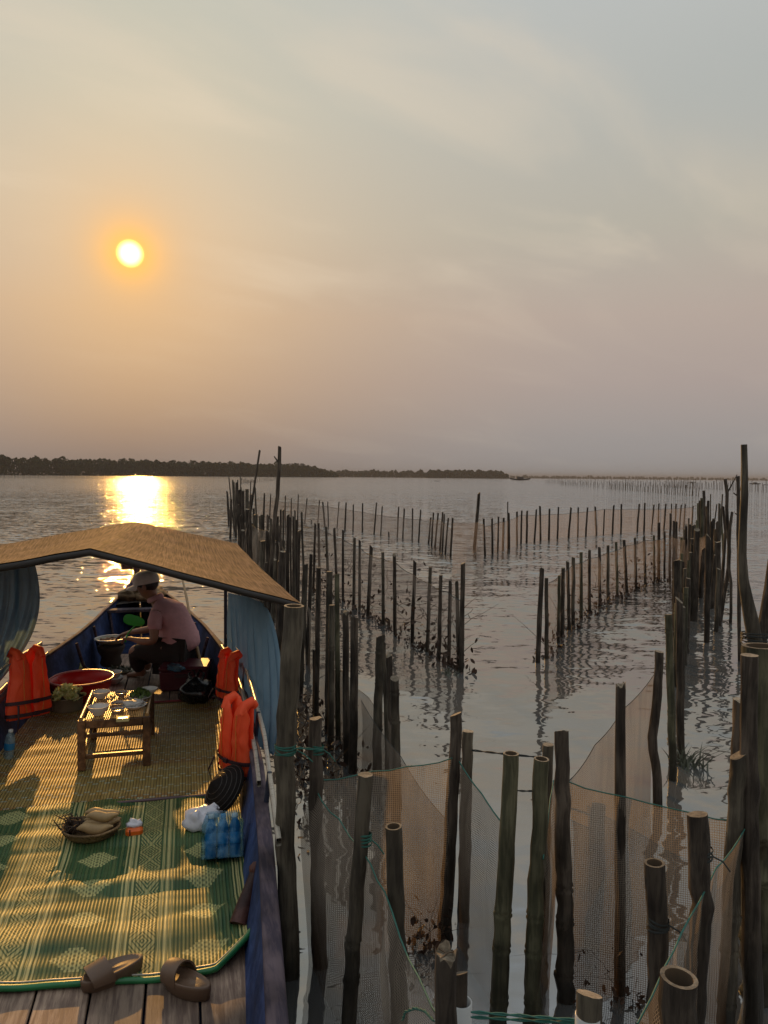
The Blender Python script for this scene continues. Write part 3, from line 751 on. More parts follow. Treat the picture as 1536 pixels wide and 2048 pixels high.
net('wide net across the right rear of the near pen', netline([(1130,1562,3.3),(1240,1590,3.27),(1320,1610,3.23),(1395,1628,3.2),(1475,1645,3.15)]), rope_mat='rope_green', ropew=.003, sag=.035, ripple=.05)
net('steep right wing net rising to the kinked stake', netline([(1135,1566,3.45),(1190,1490,4.0),(1245,1420,4.6),(1308,1350,5.35)]), mat='net', sag=.02, ropew=.0025)
net('front right net of the near pen with a teal rope beside the crooked post', netline([(1492,1655,3.1),(1430,1740,2.7),(1370,1850,2.35),(1330,1935,2.1),(1275,2050,1.9)]), rope_mat='rope_green', ropew=.003, sag=.02, ripple=.05)
# wings
def wing(label,pl,mat,**kw):
    net(label,[atD(a,b,at(c,d,0).y) for (a,b,c,d) in pl],mat=mat,**kw)
def w3(l): return [(*c3(a,b),*c3(c,d)) for a,b,c,d in l]
def w4(l): return [(*c4(a,b),*c4(c,d)) for a,b,c,d in l]
wing('thin pale net stretched along the back left wing',w3([(200,350,180,456),(320,360,310,468),(460,375,460,480),(640,393,640,512),(745,408,738,530),(843,425,841,543),(950,445,950,560),(1080,458,1080,582),(1180,470,1173,600),(1235,478,1232,612)]),'net_far',sag=.03,res=.4,ropew=.006,bot=-.05)
wing('thin net on the short return of the back left wing',w3([(1235,470,1232,612),(1300,478,1299,652),(1372,530,1362,690)]),'net_mid',sag=.02,res=.3,ropew=.005,bot=-.05)
wing('weed-hung net stretched along the front left wing',w3([(480,510,470,830),(560,510,552,880),(628,540,641,905),(726,585,726,950),(825,630,825,1000),(880,675,874,1040),(965,700,965,1090),(1035,720,1035,1150),(1134,790,1134,1200),(1224,840,1224,1250),(1352,900,1352,1330),(1420,950,1425,1372)]),'net_mid',sag=.03,res=.2,ropew=.005,bot=-.05,ripple=.05)
wing('thin pinkish net along the back right wing',w4([(125,432,125,578),(190,412,188,556),(245,400,245,545),(300,375,304,518),(440,372,443,496),(590,362,587,481),(720,345,715,472),(880,345,884,458),(1020,345,1016,445),(1160,335,1155,428)]),'net_far',sag=.02,res=.4,ropew=.006,bot=-.05)
wing('weed-hung net along the front right wing',w4([(445,712,432,1090),(508,660,508,980),(563,620,563,922),(645,590,645,862),(738,560,738,802),(832,525,832,762),(925,500,925,722),(1020,490,1020,690)]),'net_mid',sag=.03,res=.2,ropew=.005,bot=-.05,ripple=.05)
wing('greenish net wrapped along the dense right fence',w4([(1050,480,1050,700),(1120,500,1114,780),(1180,480,1180,820),(1215,480,1214,700),(1280,470,1280,690)]),'net_mid',sag=.03,res=.2,ropew=.003,bot=-.05,ripple=.08)
net('pale net sheets inside the dense left fence behind the canopy',[atD(a,b,D) for a,b,D in ((485,1040,24),(505,1050,18),(535,1060,13.5),(560,1085,11.6),(590,1120,10.4),(603,1170,9.9))],mat='net',sag=.05,ropew=.003,bot=-.05,ripple=.12,res=.2)
net('faint net stretched between the two back wings beside the lone stake',[atD(a,b,D) for a,b,D in ((906,1045,17.5),(955,1045,24),(968,1050,17.5))],mat='net_far',sag=.02,ropew=.003,bot=-.05,ripple=.02,res=.3)

# dead leaves and twigs caught on the nets at the waterline
def litter(label,line,n_,spread=.10,hz=.35,size=.035,twigs=10,tw=1.0):
    mb=MB(); P=[Vector(p) for p in line]; base=P[0].copy(); base.z=0
    for k in range(n_):
        t=random.random()*(len(P)-1); i=int(t); p=P[i].lerp(P[i+1],t-i)
        z_=abs(random.gauss(0,hz)) if random.random()<.5 else random.uniform(0,.03)
        q=p-base+Vector((random.gauss(0,spread),random.gauss(0,spread),z_+.004)); mb.leafcard(q,size*random.uniform(.4,1.5),0,.45)
    for k in range(twigs):
        t=random.random()*(len(P)-1); i=int(t); p=P[i].lerp(P[i+1],t-i)-base
        q=p+Vector((random.gauss(0,.05),random.gauss(0,.05),random.uniform(.02,hz*1.6)))
        pts=[q]
        dx=Vector((random.uniform(-1,1),random.uniform(-.3,.3),random.uniform(-.5,1)))*.09*(.4+.6*tw)
        for j in range(4):
            pts.append(pts[-1]+dx); dx=dx+Vector((random.uniform(-1,1),random.uniform(-.3,.3),random.uniform(-1,1)))*.05*(.4+.6*tw)
        mb.tube(pts,[tw*.004,tw*.0035,tw*.003,tw*.002,tw*.001],4,1)
    o=mb.build('leaf_litter',[M['leaf_dead'],M['root']]); o.location=base; tag(o,label,'dead leaves',kind='stuff')
def WL(pl,cv): return [at(*cv(c,d),0) for c,d in pl]
litter('dead leaves caught along the front left net wing',WL([(552,885),(726,950),(874,1040),(965,1090),(1134,1200),(1224,1250),(1352,1330),(1425,1372)],c3),520,.10,.42,.035,90)
litter('dead leaves caught along the front right net wing',WL([(432,1095),(508,985),(563,925),(645,865),(738,805),(832,765),(925,725),(1020,695)],c4),420,.10,.28,.035,60)
litter('dead leaves drifting beside the near left fence',[at(600,1400),at(630,1450),at(650,1520),at(665,1560)],190,.16,.10,.03,30)
litter('dark leaf litter behind the tallest bamboo post by the boat',[at(612,1480),at(615,1540),at(612,1640),at(610,1720)],70,.05,.02,.022,8)
litter('twigs and leaves on the rear left net of the pen',[atD(800,1900,3.62),atD(880,1905,3.68)][0:2] and [Vector((atD(800,1900,3.62).x,3.58,0)),Vector((atD(890,1905,3.66).x,3.62,0))],80,.03,.10,.018,12,.4)
litter('twigs and leaves on the right rear net of the pen',[Vector((atD(1140,1900,3.22).x,3.25,0)),Vector((atD(1300,1900,3.2).x,3.2,0))],60,.03,.14,.015,16,.35)

# ------------------------------------------------------------ far stake rows
def far_row(pts,n_,h,label,group,rr=.035,seed=1):
    random.seed(seed); P=[Vector(p) for p in pts]; protos=[]
    for k in range(6):
        mb=MB(); lean=random.uniform(-.12,.12); mb.tube([(0,0,-.3),(lean*.5,0,.5*h),(lean,0,h)],[rr*1.1,rr,rr*.85],5,0); 
        o=mb.build('distant_stake',M['thin']); protos.append(o)
    for k in range(n_):
        t=(k+.5+random.uniform(-.3,.3))/n_*(len(P)-1); i=min(len(P)-2,int(t)); p=P[i].lerp(P[i+1],t-i)
        o=protos[k] if k<6 else protos[k%6].copy()
        if k>=6: C.objects.link(o)
        o.location=p; o.scale=(1,1,random.uniform(.75,1.25)); o.rotation_euler=(0,0,random.uniform(0,6))
        tag(o,label,'stake',group)
def far_stuff(pts,n_,h,label,rr=.04,seed=1):
    random.seed(seed); P=[Vector(p) for p in pts]; mb=MB(); b=P[0]
    for k in range(n_):
        t=(k+.5+random.uniform(-.3,.3))/n_*(len(P)-1); i=min(len(P)-2,int(t)); p=P[i].lerp(P[i+1],t-i)-b
        hh=h*random.uniform(.7,1.3); l=random.uniform(-.15,.15)
        mb.tube([p+Vector((0,0,-.3)),p+Vector((l,0,hh))],[rr,rr*.8],5,0)
    o=mb.build('distant_stakes',M['thin']); o.location=b; tag(o,label,'stakes',kind='stuff')
far_stuff([at(1120,969.5),at(1216,977.5),at(1290,984),at(1400,993.5)],84,1.35,'distant row of stakes nearest in the far right rows',.05,21)
far_stuff([at(1090,966.5),at(1215,970.5),at(1330,974.5),at(1400,977.5),at(1545,984.5)],150,1.9,'distant row of tiny stakes behind the nearer far right row',.06,22)
far_stuff([at(-60,955.5),at(110,957),at(245,957.5)],110,1.9,'distant row of tiny stakes under the left treeline',.08,23)
far_stuff([at(245,956),at(350,956),at(460,957.5)],60,1.6,'finer distant row of stakes continuing right of the sun glitter',.07,24)
far_stuff([at(480,968),at(510,965),at(555,960)],36,1.2,'short distant row of stakes between the two tall left poles',.06,25)
random.seed(99)

# ------------------------------------------------------------ far boats
def far_boat(px,py,wpx,label,white=False,cabin=True,man=False):
    p=at(px,py,0); L_=wpx/F*p.y; t=thing('small_boat',label,'boat',tuple(p),random.uniform(-.2,.2))
    mb=MB()
    def hull(u,v):
        x=(u-.5)*L_; wd=L_*.13*math.sin(math.pi*min(1,max(0,u)))**.5; a=(v-.5)*2
        return Vector((x+ (0.04*L_*(1 if u>.5 else -1))*(abs(u-.5)*2)**4,a*wd, -.05+.13*L_*(abs(a)**2)*.6+.05*L_*(abs(u-.5)*2)**3))
    mb.grid(hull,12,8,0); part('hull',mb,M['boat_white'] if white else M['boat_far'],t)
    if cabin:
        m2=MB(); m2.box((0,0,L_*.12),(L_*.35,L_*.16,L_*.09)); m2.box((0,0,L_*.175),(L_*.42,L_*.2,L_*.015)); part('cabin',m2,M['boat_far'],t)
far_boat(1040,960.5,38,'long dark boat at the tip of the tree-covered spit')
far_boat(874,962.5,10,'tiny dark skiff alone on the open water in mid distance',cabin=False)
far_boat(1384,966,14,'small white boat near the right horizon',white=True)
far_boat(1510,968.5,20,'dark boat near the right horizon beside the tallest pole')
far_boat(1533,970,12,'small boat at the far right edge of the horizon',cabin=False)
# ------------------------------------------------------------ the boat (local x = to the right, y = towards the bow)
TH = rad(14.5); BO = Vector((-1.97,5.85,0)); BR_ = Matrix.Rotation(TH,3,'Z'); BRi = BR_.inverted()
def LB(p): return BRi@(Vector(p)-BO)          # world -> boat
def WB(x,y,z): return BR_@Vector((x,y,z))+BO  # boat -> world
FZ = .20
def interp(x,T):
    if x<=T[0][0]: return T[0][1]
    for (a,b),(c,d_) in zip(T,T[1:]):
        if x<=c:
            t=(x-a)/(c-a); t=t*t*(3-2*t) if False else t; return b+(d_-b)*t
    return T[-1][1]
BT=[(-4.3,.69),(-3.4,.755),(-2.6,.81),(-1.6,.86),(-.2,.88),(.6,.86),(1.4,.80),(2.5,.64),(3.3,.49),(4.2,.27),(4.9,.10),(5.2,.04)]
GT=[(-4.3,.56),(-3,.53),(0,.53),(1,.55),(3,.64),(4.2,.74),(5.2,.92)]
def hb(y): return interp(y,BT)
def gz(y): return interp(y,GT)
def hl(y): return hb(y)+.13*max(0,min(1,(2.4-y)/1.6))
def cx(y): return -.22*max(0,(y-1.5)/3.7)**2
def build_boat():
    root=thing('wooden_boat','long blue wooden boat with a tan gabled canopy and pointed bow','boat',tuple(BO),TH)
    mb=MB(); ny=44; y0,y1=-4.3,5.2
    def skin(off,zb):
        def fn(u,v):   # v: 0 left gunwale .. 1 right gunwale
            y=y0+(y1-y0)*u; a=(v-.5)*2; w_=(hb(y) if a>0 else hl(y))-off; g_=gz(y)-(0 if off==0 else 0.0)
            zb_=zb+max(0,(y-3.2)*.16)
            s_=abs(a); xx=math.copysign(min(1,(s_/.55))**1.0*.85 if s_<.55 else (.85+.15*((s_-.55)/.45)**.8),a)*w_
            zz=zb_ if s_<.55 else zb_+(g_-zb_)*((s_-.55)/.45)**1.1
            return Vector((cx(y)+xx,y,zz))
        return fn
    mb.grid(skin(0,-.12),ny,20,0); mb.grid(skin(.035,FZ-.10),ny,20,0)
    # transom
    V=[Vector((-.80,-4.3,.56)),Vector((.68,-4.3,.56)),Vector((.56,-4.3,-.12)),Vector((-.68,-4.3,-.12))]
    mb.add(V+[v+Vector((0,.04,0)) for v in V],[(0,1,2,3),(7,6,5,4),(0,4,5,1),(2,6,7,3),(1,5,6,2),(3,7,4,0)],smooth=False)
    part('hull',mb,M['hull_blue'],root)
    # gunwale caps
    for sg in (-1,1):
        g=MB()
        def cap(u,v):
            y=y0+(y1-y0)*u; th=v*2*math.pi
            ox=.036*max(-1,min(1,1.5*math.cos(th))); oz=.018*max(-1,min(1,1.5*math.sin(th)))
            kk=1 if y<.8 else max(.5,1-.35*(y-.8)); return Vector((cx(y)+sg*((hb(y) if sg>0 else hl(y))-.012)+ox*kk,y,gz(y)+.012+oz*kk))
        g.grid(cap,60,12,0); part('gunwale',g,M['rail_wood'],root)
        # rub strake inside, dark blue top board
        g=MB()
        for k in range(30):
            pass
    # floor planks
    f=MB(); nP=7; XL=-.80; XR=.70
    for sec,(ya,yb) in enumerate(((-4.2,-.0),(.012,3.1))):
        for k in range(nP):
            w_=(XR-XL)/nP
            xa=XL+k*w_+.005; xb=xa+w_-.010
            ye=yb if sec==0 else yb-.0
            # trim to the narrowing hull
            while ye>ya and (xb>hb(ye)*.86 or -xa>hl(ye)*.86): ye-=.05
            if ye-ya<.2: continue
            dz=random.uniform(-.003,.003)
            f.box(((xa+xb)/2,(ya+ye)/2,FZ-.014+dz),(xb-xa,ye-ya,.026),bev=.004)
    part('floor_planks',f,M['plank'],root)
    # ribs
    for y in (2.0,2.7,3.4):
        for sg in (-1,1):
            r_=MB(); w_=hb(y)-.045
            r_.tube([Vector((cx(y)+sg*w_*.72,y,FZ)),Vector((cx(y)+sg*w_*.88,y,FZ+.16)),Vector((cx(y)+sg*w_*.97,y,gz(y)-.01))],.016,6); part('frame_rib',r_,M['rail_wood'],root)
    # bow deck, thwart, stem block
    d_=MB()
    def deck(u,v):
        y=3.75+1.4*u; return Vector((cx(y)+(v-.5)*2*(hb(y)-.03),y,gz(y)-.03+.03*math.cos((v-.5)*3)))
    d_.grid(deck,14,6,0); part('bow_deck',d_,M['log'],root)
    t=MB(); t.box((cx(3.45),3.45,.655),(hb(3.45)*2-.02,.14,.035)); part('thwart',t,M['rail_wood'],root)
    s_=MB(); yy=5.05
    s_.box((cx(yy)-.05,yy,.92),(.10,.30,.36),taper=.8); s_.box((cx(yy)-.18,yy,1.04),(.16,.10,.16)); s_.box((cx(yy)+.02,yy+.02,1.12),(.22,.16,.09)); part('stem_block',s_,M['brown_leather'],root)
    # canopy -----------------------------------------------------
    RN=LB(atD(180,1096,5.07)); RFr=LB(atD(270,1043,8.1)); EN=LB(atD(602,1206,5.42)); EF=LB(atD(474,1087,8.35))
    LN=Vector((2*RN.x-EN.x-.10,RN.y-.05,0)); LN.z=LB(atD(0,1128,4.75)).z-.10; LF_=Vector((2*RFr.x-EF.x,EF.y-.1,EF.z+.0))
    LN=LB(atD(-130,1150,4.8)); LF_=LB(atD(-60,1100,7.6))
    def roof(dz,inv=False):
        def fn(u,v):    # u across left->right, v near->far
            if u<.5:
                t=u*2; a=LN.lerp(RN,t); b=LF_.lerp(RFr,t)
            else:
                t=(u-.5)*2; a=RN.lerp(EN,t); b=RFr.lerp(EF,t)
            p=a.lerp(b,v); sagk=.045*math.sin(math.pi*v)*(.4+1.2*abs(math.sin(math.pi*t)))+.006*abs(math.sin(v*math.pi*5))
            p.z+=dz-sagk+.006*noise.noise(Vector((u*9,v*6,2)))+.0015*noise.noise(Vector((u*40,v*20,2)))
            return p
        return fn
    r_=MB(); r_.grid(roof(0),48,36,0,uv=lambda u,v:(u*2.4,v*3))
    mt,n,b=material('woven_canopy_mat',(.3,.19,.1),.6)
    tc_=n.add('ShaderNodeUVMap'); s2=n.add('ShaderNodeSeparateXYZ',ins={0:tc_.outputs[0]})
    n1=n.noise(n.scale(tc_.outputs[0],(60,2,1)),1.2,5,.6,.2); n2=n.noise(n.scale(tc_.outputs[0],(3,3,1)),2,3); n3=n.noise(tc_.outputs[0],160,2)
    c=n.mix(n.mr(n1.outputs[0],.35,.7),(.052,.029,.019),(.22,.125,.075)); c=n.v('SCALE',c,scale=n.mr(n2.outputs[0],.3,.7,.8,1.15)); c=n.v('SCALE',c,scale=n.mr(n3.outputs[0],.3,.7,.7,1.3))
    pb=n.n['Principled BSDF']; n.put(pb,'Base Color',c); pb.inputs['Specular IOR Level'].default_value=.12; pb.inputs['Roughness'].default_value=.85
    bp=n.add('ShaderNodeBump',ins={'Height':n1.outputs[0],'Distance':.006,'Strength':1.0}); n.put(pb,'Normal',bp)
    roofo=part('canopy_roof',r_,mt,root)
    u_=MB(); u_.grid(roof(-.012),24,12,0); part('canopy_lining',u_,M['canopy_frame'],root)
    e=MB()
    for fn_v in (0.0,1.0):
        pts=[roof(-.030 if fn_v==0 else -.012)(k/24,fn_v) for k in range(25)]
        e=MB(); e.tube(pts,.023 if fn_v==0 else .010,8); part('canopy_hem',e,M['canopy_frame'],root)
    e=MB()
    for uu in (0.0,1.0,.5): e.tube([roof(-.02)(uu,k/12) for k in range(13)],.012,6)
    part('canopy_batten',e,M['canopy_frame'],root)
    # canopy poles
    for sg,yy,lab in ((1,1.5,0),(-1,.9,0),(-1,-.5,0)):
        x_=sg*((hb(yy) if sg>0 else hl(yy))+.02); p=MB(); u=.5+.36*sg; v=max(0,min(1,(yy-RN.y)/(RFr.y-RN.y)))
        top=roof(-.02)(u,v); p.tube([Vector((x_,yy,gz(yy)-.1)),Vector((x_,yy,top.z))],.017,8); part('canopy_pole',p,M['pole'],root)
    # side hand rails
    for sg in (-1,1):
        for (xo,z_,ye) in ((.035,.70,-2.9),(-.02,.60,-2.0)):
            p=MB(); pts=[Vector((sg*((hb(y) if sg>0 else hl(y))+xo),y,z_)) for y in (1.5,.8,0,-.9,-1.5,ye)]
            def fnr(u,v,pts=pts):
                i=min(4,int(u*5)); q=pts[i].lerp(pts[i+1],u*5-i); th=v*2*math.pi
                return q+Vector((.011*max(-1,min(1,1.4*math.cos(th))),0,.017*max(-1,min(1,1.4*math.sin(th)))))
            p.grid(fnr,20,8,0); part('side_rail',p,M['white_rail'],root)
        for y in (.15,-1.1,-2.15):
            p=MB(); p.tube([Vector((sg*((hb(y) if sg>0 else hl(y))+.01),y,gz(y))),Vector((sg*((hb(y) if sg>0 else hl(y))+.03),y,.72))],.014,6); part('rail_post',p,M['pole'],root)
    return root,roof
boat,roof_fn=build_boat()

def boat_thing(name,label,cat,world,rz=0,group=None):
    return thing(name,label,cat,tuple(world),TH+rz,group)

# ------------------------------------------------------------ mats
def mat_nodes_yellow():
    mt,n,b=material('yellow_straw_mat',(.3,.2,.06),.38)
    uv=n.add('ShaderNodeUVMap'); s2=n.add('ShaderNodeSeparateXYZ',ins={0:uv.outputs[0]}); X,Y=s2.outputs[0],s2.outputs[1]
    fx=n.m('FRACT',n.m('DIVIDE',X,.019)); ribh=n.m('SINE',n.m('MULTIPLY',fx,math.pi))
    gap=n.mr(ribh,.12,.5,0,1)
    row=n.m('FRACT',n.m('DIVIDE',Y,.155)); inrow=n.m('ADD',n.m('COMPARE',row,.30,.055),n.m('COMPARE',row,.55,.055),clamp=True)
    chk=n.m('FRACT',n.m('ADD',n.m('DIVIDE',X,.076),n.m('MULTIPLY',n.m('GREATER_THAN',row,.42),.5)))
    dash=n.m('MULTIPLY',inrow,n.m('LESS_THAN',chk,.5))
    nz=n.noise(n.scale(uv.outputs[0],(60,4,1)),1,3); nb=n.noise(uv.outputs[0],2.5,3)
    base=n.mix(n.mr(nz.outputs[0],.3,.7),(.28,.175,.045),(.44,.30,.10))
    band=n.m('LESS_THAN',n.m('FRACT',n.m('DIVIDE',Y,.62)),.16)
    base=n.mix(n.m('MULTIPLY',band,.5),base,(.26,.10,.035))
    base=n.mix(n.mr(nb.outputs[0],.4,.65,0,.45),base,(.17,.17,.06))
    base=n.mix(n.m('MULTIPLY',dash,.6),base,(.42,.48,.38))
    base=n.v('SCALE',base,scale=n.mr(gap,0,1,.28,1,'LINEAR'))
    n.put(b,'Base Color',base); b.inputs['Specular IOR Level'].default_value=.3; b.inputs['Roughness'].default_value=.5
    h=n.m('ADD',n.m('MULTIPLY',ribh,.004),n.m('MULTIPLY',dash,.0015))
    bp=n.add('ShaderNodeBump',ins={'Height':h,'Distance':1.0,'Strength':.9}); n.put(b,'Normal',bp)
    return mt
def mat_nodes_green():
    mt,n,b=material('green_patterned_mat',(.05,.14,.05),.36)
    uv=n.add('ShaderNodeUVMap'); s2=n.add('ShaderNodeSeparateXYZ',ins={0:uv.outputs[0]}); X,Y=s2.outputs[0],s2.outputs[1]
    P=.55
    xx=n.m('MULTIPLY',n.m('SUBTRACT',n.m('FRACT',n.m('DIVIDE',X,P)),.5),P)      # 0 = centre of the lattice band
    ax=n.m('ABSOLUTE',xx)
    # lattice band
    inb=n.m('LESS_THAN',ax,.056)
    cell=.15; yy=n.m('ABSOLUTE',n.m('SUBTRACT',n.m('FRACT',n.m('DIVIDE',Y,cell)),.5))
    dd=n.m('ADD',n.m('MULTIPLY',ax,1/.056*.5),yy); dd=n.m('MULTIPLY',n.m('ABSOLUTE',n.m('SUBTRACT',dd,.5)),6.5)
    lines=n.m('LESS_THAN',n.m('FRACT',dd),.52)
    # border stripes
    st=n.m('ADD',n.m('COMPARE',ax,.072,.006),n.m('ADD',n.m('COMPARE',ax,.098,.010),n.m('COMPARE',ax,.122,.004)),clamp=True)
    # stepped diamonds
    dx=n.m('SUBTRACT',P/2,ax); q=.0125
    qx=n.m('FLOOR',n.m('ADD',n.m('DIVIDE',dx,q),.5)); py_=.27
    wy=n.m('MULTIPLY',n.m('ABSOLUTE',n.m('SUBTRACT',n.m('FRACT',n.m('DIVIDE',Y,py_)),.5)),py_)
    qy=n.m('FLOOR',n.m('ADD',n.m('DIVIDE',wy,q),.5))
    dm=n.m('ADD',n.m('MULTIPLY',qx,1/8.6),n.m('MULTIPLY',qy,1/6.6)); ind=n.m('LESS_THAN',dm,1.0)
    chk=n.m('FRACT',n.m('ADD',n.m('DIVIDE',dx,2*q),n.m('MULTIPLY',qy,.5)))
    dcol=n.mix(n.m('LESS_THAN',chk,.3),(.36,.35,.14),(.13,.15,.06))
    fx=n.m('FRACT',n.m('DIVIDE',X,.0165)); ribh=n.m('SINE',n.m('MULTIPLY',fx,math.pi))
    nz=n.noise(n.scale(uv.outputs[0],(70,3,1)),1,3); nb=n.noise(uv.outputs[0],2.0,3)
    g=n.mix(n.mr(nz.outputs[0],.3,.7),(.022,.07,.026),(.07,.115,.04)); straw=(.33,.30,.115)
    strf=n.m('GREATER_THAN',n.m('FRACT',n.m('DIVIDE',X,.033)),.5)
    g=n.mix(n.m('MULTIPLY',strf,.14),g,(.24,.23,.08))
    col=n.mix(n.m('MULTIPLY',inb,lines),g,straw); col=n.mix(st,col,(.40,.36,.15)); col=n.mix(ind,col,dcol)
    col=n.v('SCALE',col,scale=n.mr(ribh,.0,.45,.45,1)); col=n.v('SCALE',col,scale=n.mr(nb.outputs[0],.3,.7,.8,1.15))
    n.put(b,'Base Color',col); b.inputs['Specular IOR Level'].default_value=.28; b.inputs['Roughness'].default_value=.5
    h=n.m('ADD',n.m('MULTIPLY',ribh,.0028),n.m('MULTIPLY',n.m('MULTIPLY',inb,lines),.0015))
    bp=n.add('ShaderNodeBump',ins={'Height':h,'Distance':1.0,'Strength':.9}); n.put(b,'Normal',bp)
    return mt
M['ymat']=mat_nodes_yellow(); M['gmat']=mat_nodes_green(); M['trim_red']=simple('red_mat_trim',(.22,.02,.03),.5); M['trim_green']=simple('green_mat_trim',(.02,.16,.05),.4); M['trim_purple']=simple('dull_mat_trim',(.10,.06,.07),.5)
def curl(x,y,flat,z0,R_=.20):
    a=abs(x)-flat
    if a<=0: return x,z0
    th=min(a/R_,1.25); r_=max(0,a-1.25*R_)
    return math.copysign(flat+R_*math.sin(th)+r_*math.cos(1.25),x), z0+R_*(1-math.cos(th))+r_*math.sin(1.25)
def ymat():
    root=thing('straw_mat','yellow ribbed straw mat curling up the boat sides under the low table','mat',tuple(WB(0,0,FZ)),TH)
    y0,y1=-1.16,1.02; W=1.78
    def fn(u,v):
        x=-1.02+(1.02+.90)*u; y=y0+(y1-y0)*v
        # front corners sweep back
        e=max(0,abs(x)-.62); yb=y
        k=max(0,(v-.62)/.38)
        y=y-k*0+ (e*.75)*k
        x2,z=curl(x,y,.66 if x>0 else .78,.006)
        lim=(hb(y) if x>0 else hl(y))-.05
        x2=max(-lim,min(lim,x2))
        wv=.010*noise.noise(Vector((x*1.2,yb*6,1)))+.006*noise.noise(Vector((x*4,yb*14,4)))
        return Vector((x2,y,z+max(-.004,wv)+.004))
    mb=MB(); mb.grid(fn,90,70,0,uv=lambda u,v:(1.92*u,v*(y1-y0))); part('mat_sheet',mb,M['ymat'],root)
    for v,mt_,nm in ((1.0,'trim_red','front_trim'),(0.0,'trim_purple','rear_trim')):
        t=MB(); t.tube([fn(k/60,v)+Vector((0,.0,.004)) for k in range(61)],[.011]*61,6); part(nm,t,M[mt_],root)
    t=MB(); t.tube([fn(k/60,.985)+Vector((0,.0,.003)) for k in range(61)],[.005]*61,5); part('front_piping',t,M['ymat'],root)
ymat()
def gmat():
    # corners measured on the floor
    root=thing('green_mat','green patterned plastic mat with diamond columns on the boat floor','mat',tuple(WB(0,0,FZ)),TH)
    A=LB(at(0,1985,FZ)); B_=LB(at(430,1952,FZ)); Cc=LB(at(503,1893,FZ)); y1=-1.13
    W0=1.80
    def fn(u,v):
        x=-1.0+W0*u
        yn=A.y+(B_.y-A.y)*(x-A.x)/(B_.x-A.x)
        if x>B_.x: yn=B_.y+(Cc.y-B_.y)*(x-B_.x)/(Cc.x-B_.x)
        y=y1+(yn-y1)*v
        yn-=.075; x2=x; z=.012
        # right side leans on the hull wall
        a=x-.68
        if a>0:
            x2=.68+a*.85; z+= a*a*3.0*(1-.5*v)
        # near right corner lifts
        k=max(0,(u-.72)/.28)*max(0,(v-.82)/.18); z+=.07*k*k
        lf=max(0,(v-.955)/.045); z+=.006*lf*(.6+.6*noise.noise(Vector((u*3,0,9)))) 
        wv=min(1,(1-v)*7+.08)*.050*max(0,noise.noise(Vector((u*1.3,v*8.0,3))))**1.0+.012*noise.noise(Vector((u*5,v*18,7)))+.008*noise.noise(Vector((u*12,v*2,5)))
        return Vector((x2,y,max(z+wv,.008)))
    mb=MB(); mb.grid(fn,110,110,0,uv=lambda u,v:(-1.0+W0*u+.035,(1-v)*1.62)); part('mat_sheet',mb,M['gmat'],root)
    t=MB(); t.tube([fn(k/80,1.0)+Vector((0,-.006,-.002)) for k in range(81)],[.014]*81,7); part('near_trim',t,M['trim_green'],root)
    t=MB(); t.tube([fn(k/80,.985)+Vector((0,0,.002)) for k in range(81)],[.004]*81,5); part('near_piping',t,M['white_rail'],root)
    t=MB(); t.tube([fn(1.0,k/60) for k in range(61)],[.005]*61,5); part('side_trim',t,M['trim_green'],root)
gmat()

# ------------------------------------------------------------ low table
TB=LB(at(228,1541,FZ)); 
def table():
    fl=LB(at(160,1541,FZ)); fr=LB(at(297,1541,FZ)); w_=abs(fr.x-fl.x)+.02; L_=.72; h=.36
    c=(fl+fr)/2; base=WB(c.x,c.y+L_/2,FZ+.012)
    root=thing('low_table','low dark wooden table with a bamboo slat top on the yellow mat','table',tuple(base),TH)
    lw=.052
    for sx in (-1,1):
        for sy in (-1,1):
            m_=MB(); m_.box((sx*(w_/2-lw/2),sy*(L_/2-lw/2),h/2),(lw,lw,h)); part('leg',m_,M['table_wood'],root)
    for sy in (-1,1):
        m_=MB(); m_.box((0,sy*(L_/2-lw/2),h-.035),(w_-2*lw,.03,.055)); part('apron',m_,M['table_wood'],root)
        m_=MB(); m_.box((0,sy*(L_/2-lw/2),h-.115),(w_-2*lw,.024,.028)); part('stretcher',m_,M['table_wood'],root)
        m_=MB(); m_.box((0,sy*(L_/2-lw/2),.095),(w_-2*lw,.024,.030)); part('stretcher',m_,M['table_wood'],root)
    for sx in (-1,1):
        m_=MB(); m_.box((sx*(w_/2-lw/2),0,h-.035),(.03,L_-2*lw,.055)); part('apron',m_,M['table_wood'],root)
        m_=MB(); m_.box((sx*(w_/2-lw/2),0,.095),(.024,L_-2*lw,.030)); part('stretcher',m_,M['table_wood'],root)
        m_=MB(); m_.tube([(sx*(w_/2-.022),-L_/2+.01,h+.008),(sx*(w_/2-.022),L_/2-.01,h+.008)],.014,10); part('edge_cane',m_,M['table_slat'],root)
    m_=MB(); ns=30
    for k in range(ns):
        x=-w_/2+.05+(w_-.10)*(k+.5)/ns; m_.tube([(x,-L_/2+.02,h-.001),(x,L_/2-.02,h-.001)],(w_-.10)/ns*.40,6,sq=.6)
    part('slat_top',m_,M['table_slat'],root)
    return base+Vector((0,0,h+.007))
TT=table(); TZ=TT.z
def on_table(px,py): return at(px,py,TZ)

def bowl(label,pos,r,h=None,mat='ceramic',fill=None,name='bowl',cat='bowl',group=None,n=28):
    h=h or r*.62; root=thing(name,label,cat,tuple(pos),0,group)
    mb=MB(); mb.lathe([(0,.004),(r*.42,.004),(r*.44,0),(r*.5,0),(r*.5,h*.12),(r*.78,h*.42),(r*.94,h*.78),(r,h),(r*1.01,h*1.015),(r*.975,h*1.02),(r*.91,h*.8),(r*.74,h*.46),(r*.45,h*.2),(0,h*.16)],n=n); part('bowl_body',mb,M[mat],root)
    if fill:
        f=MB(); f.lathe([(0,h*.66),(r*.6,h*.66),(r*.86,h*.64)],n=n); part('contents',f,M[fill],root)
    return root
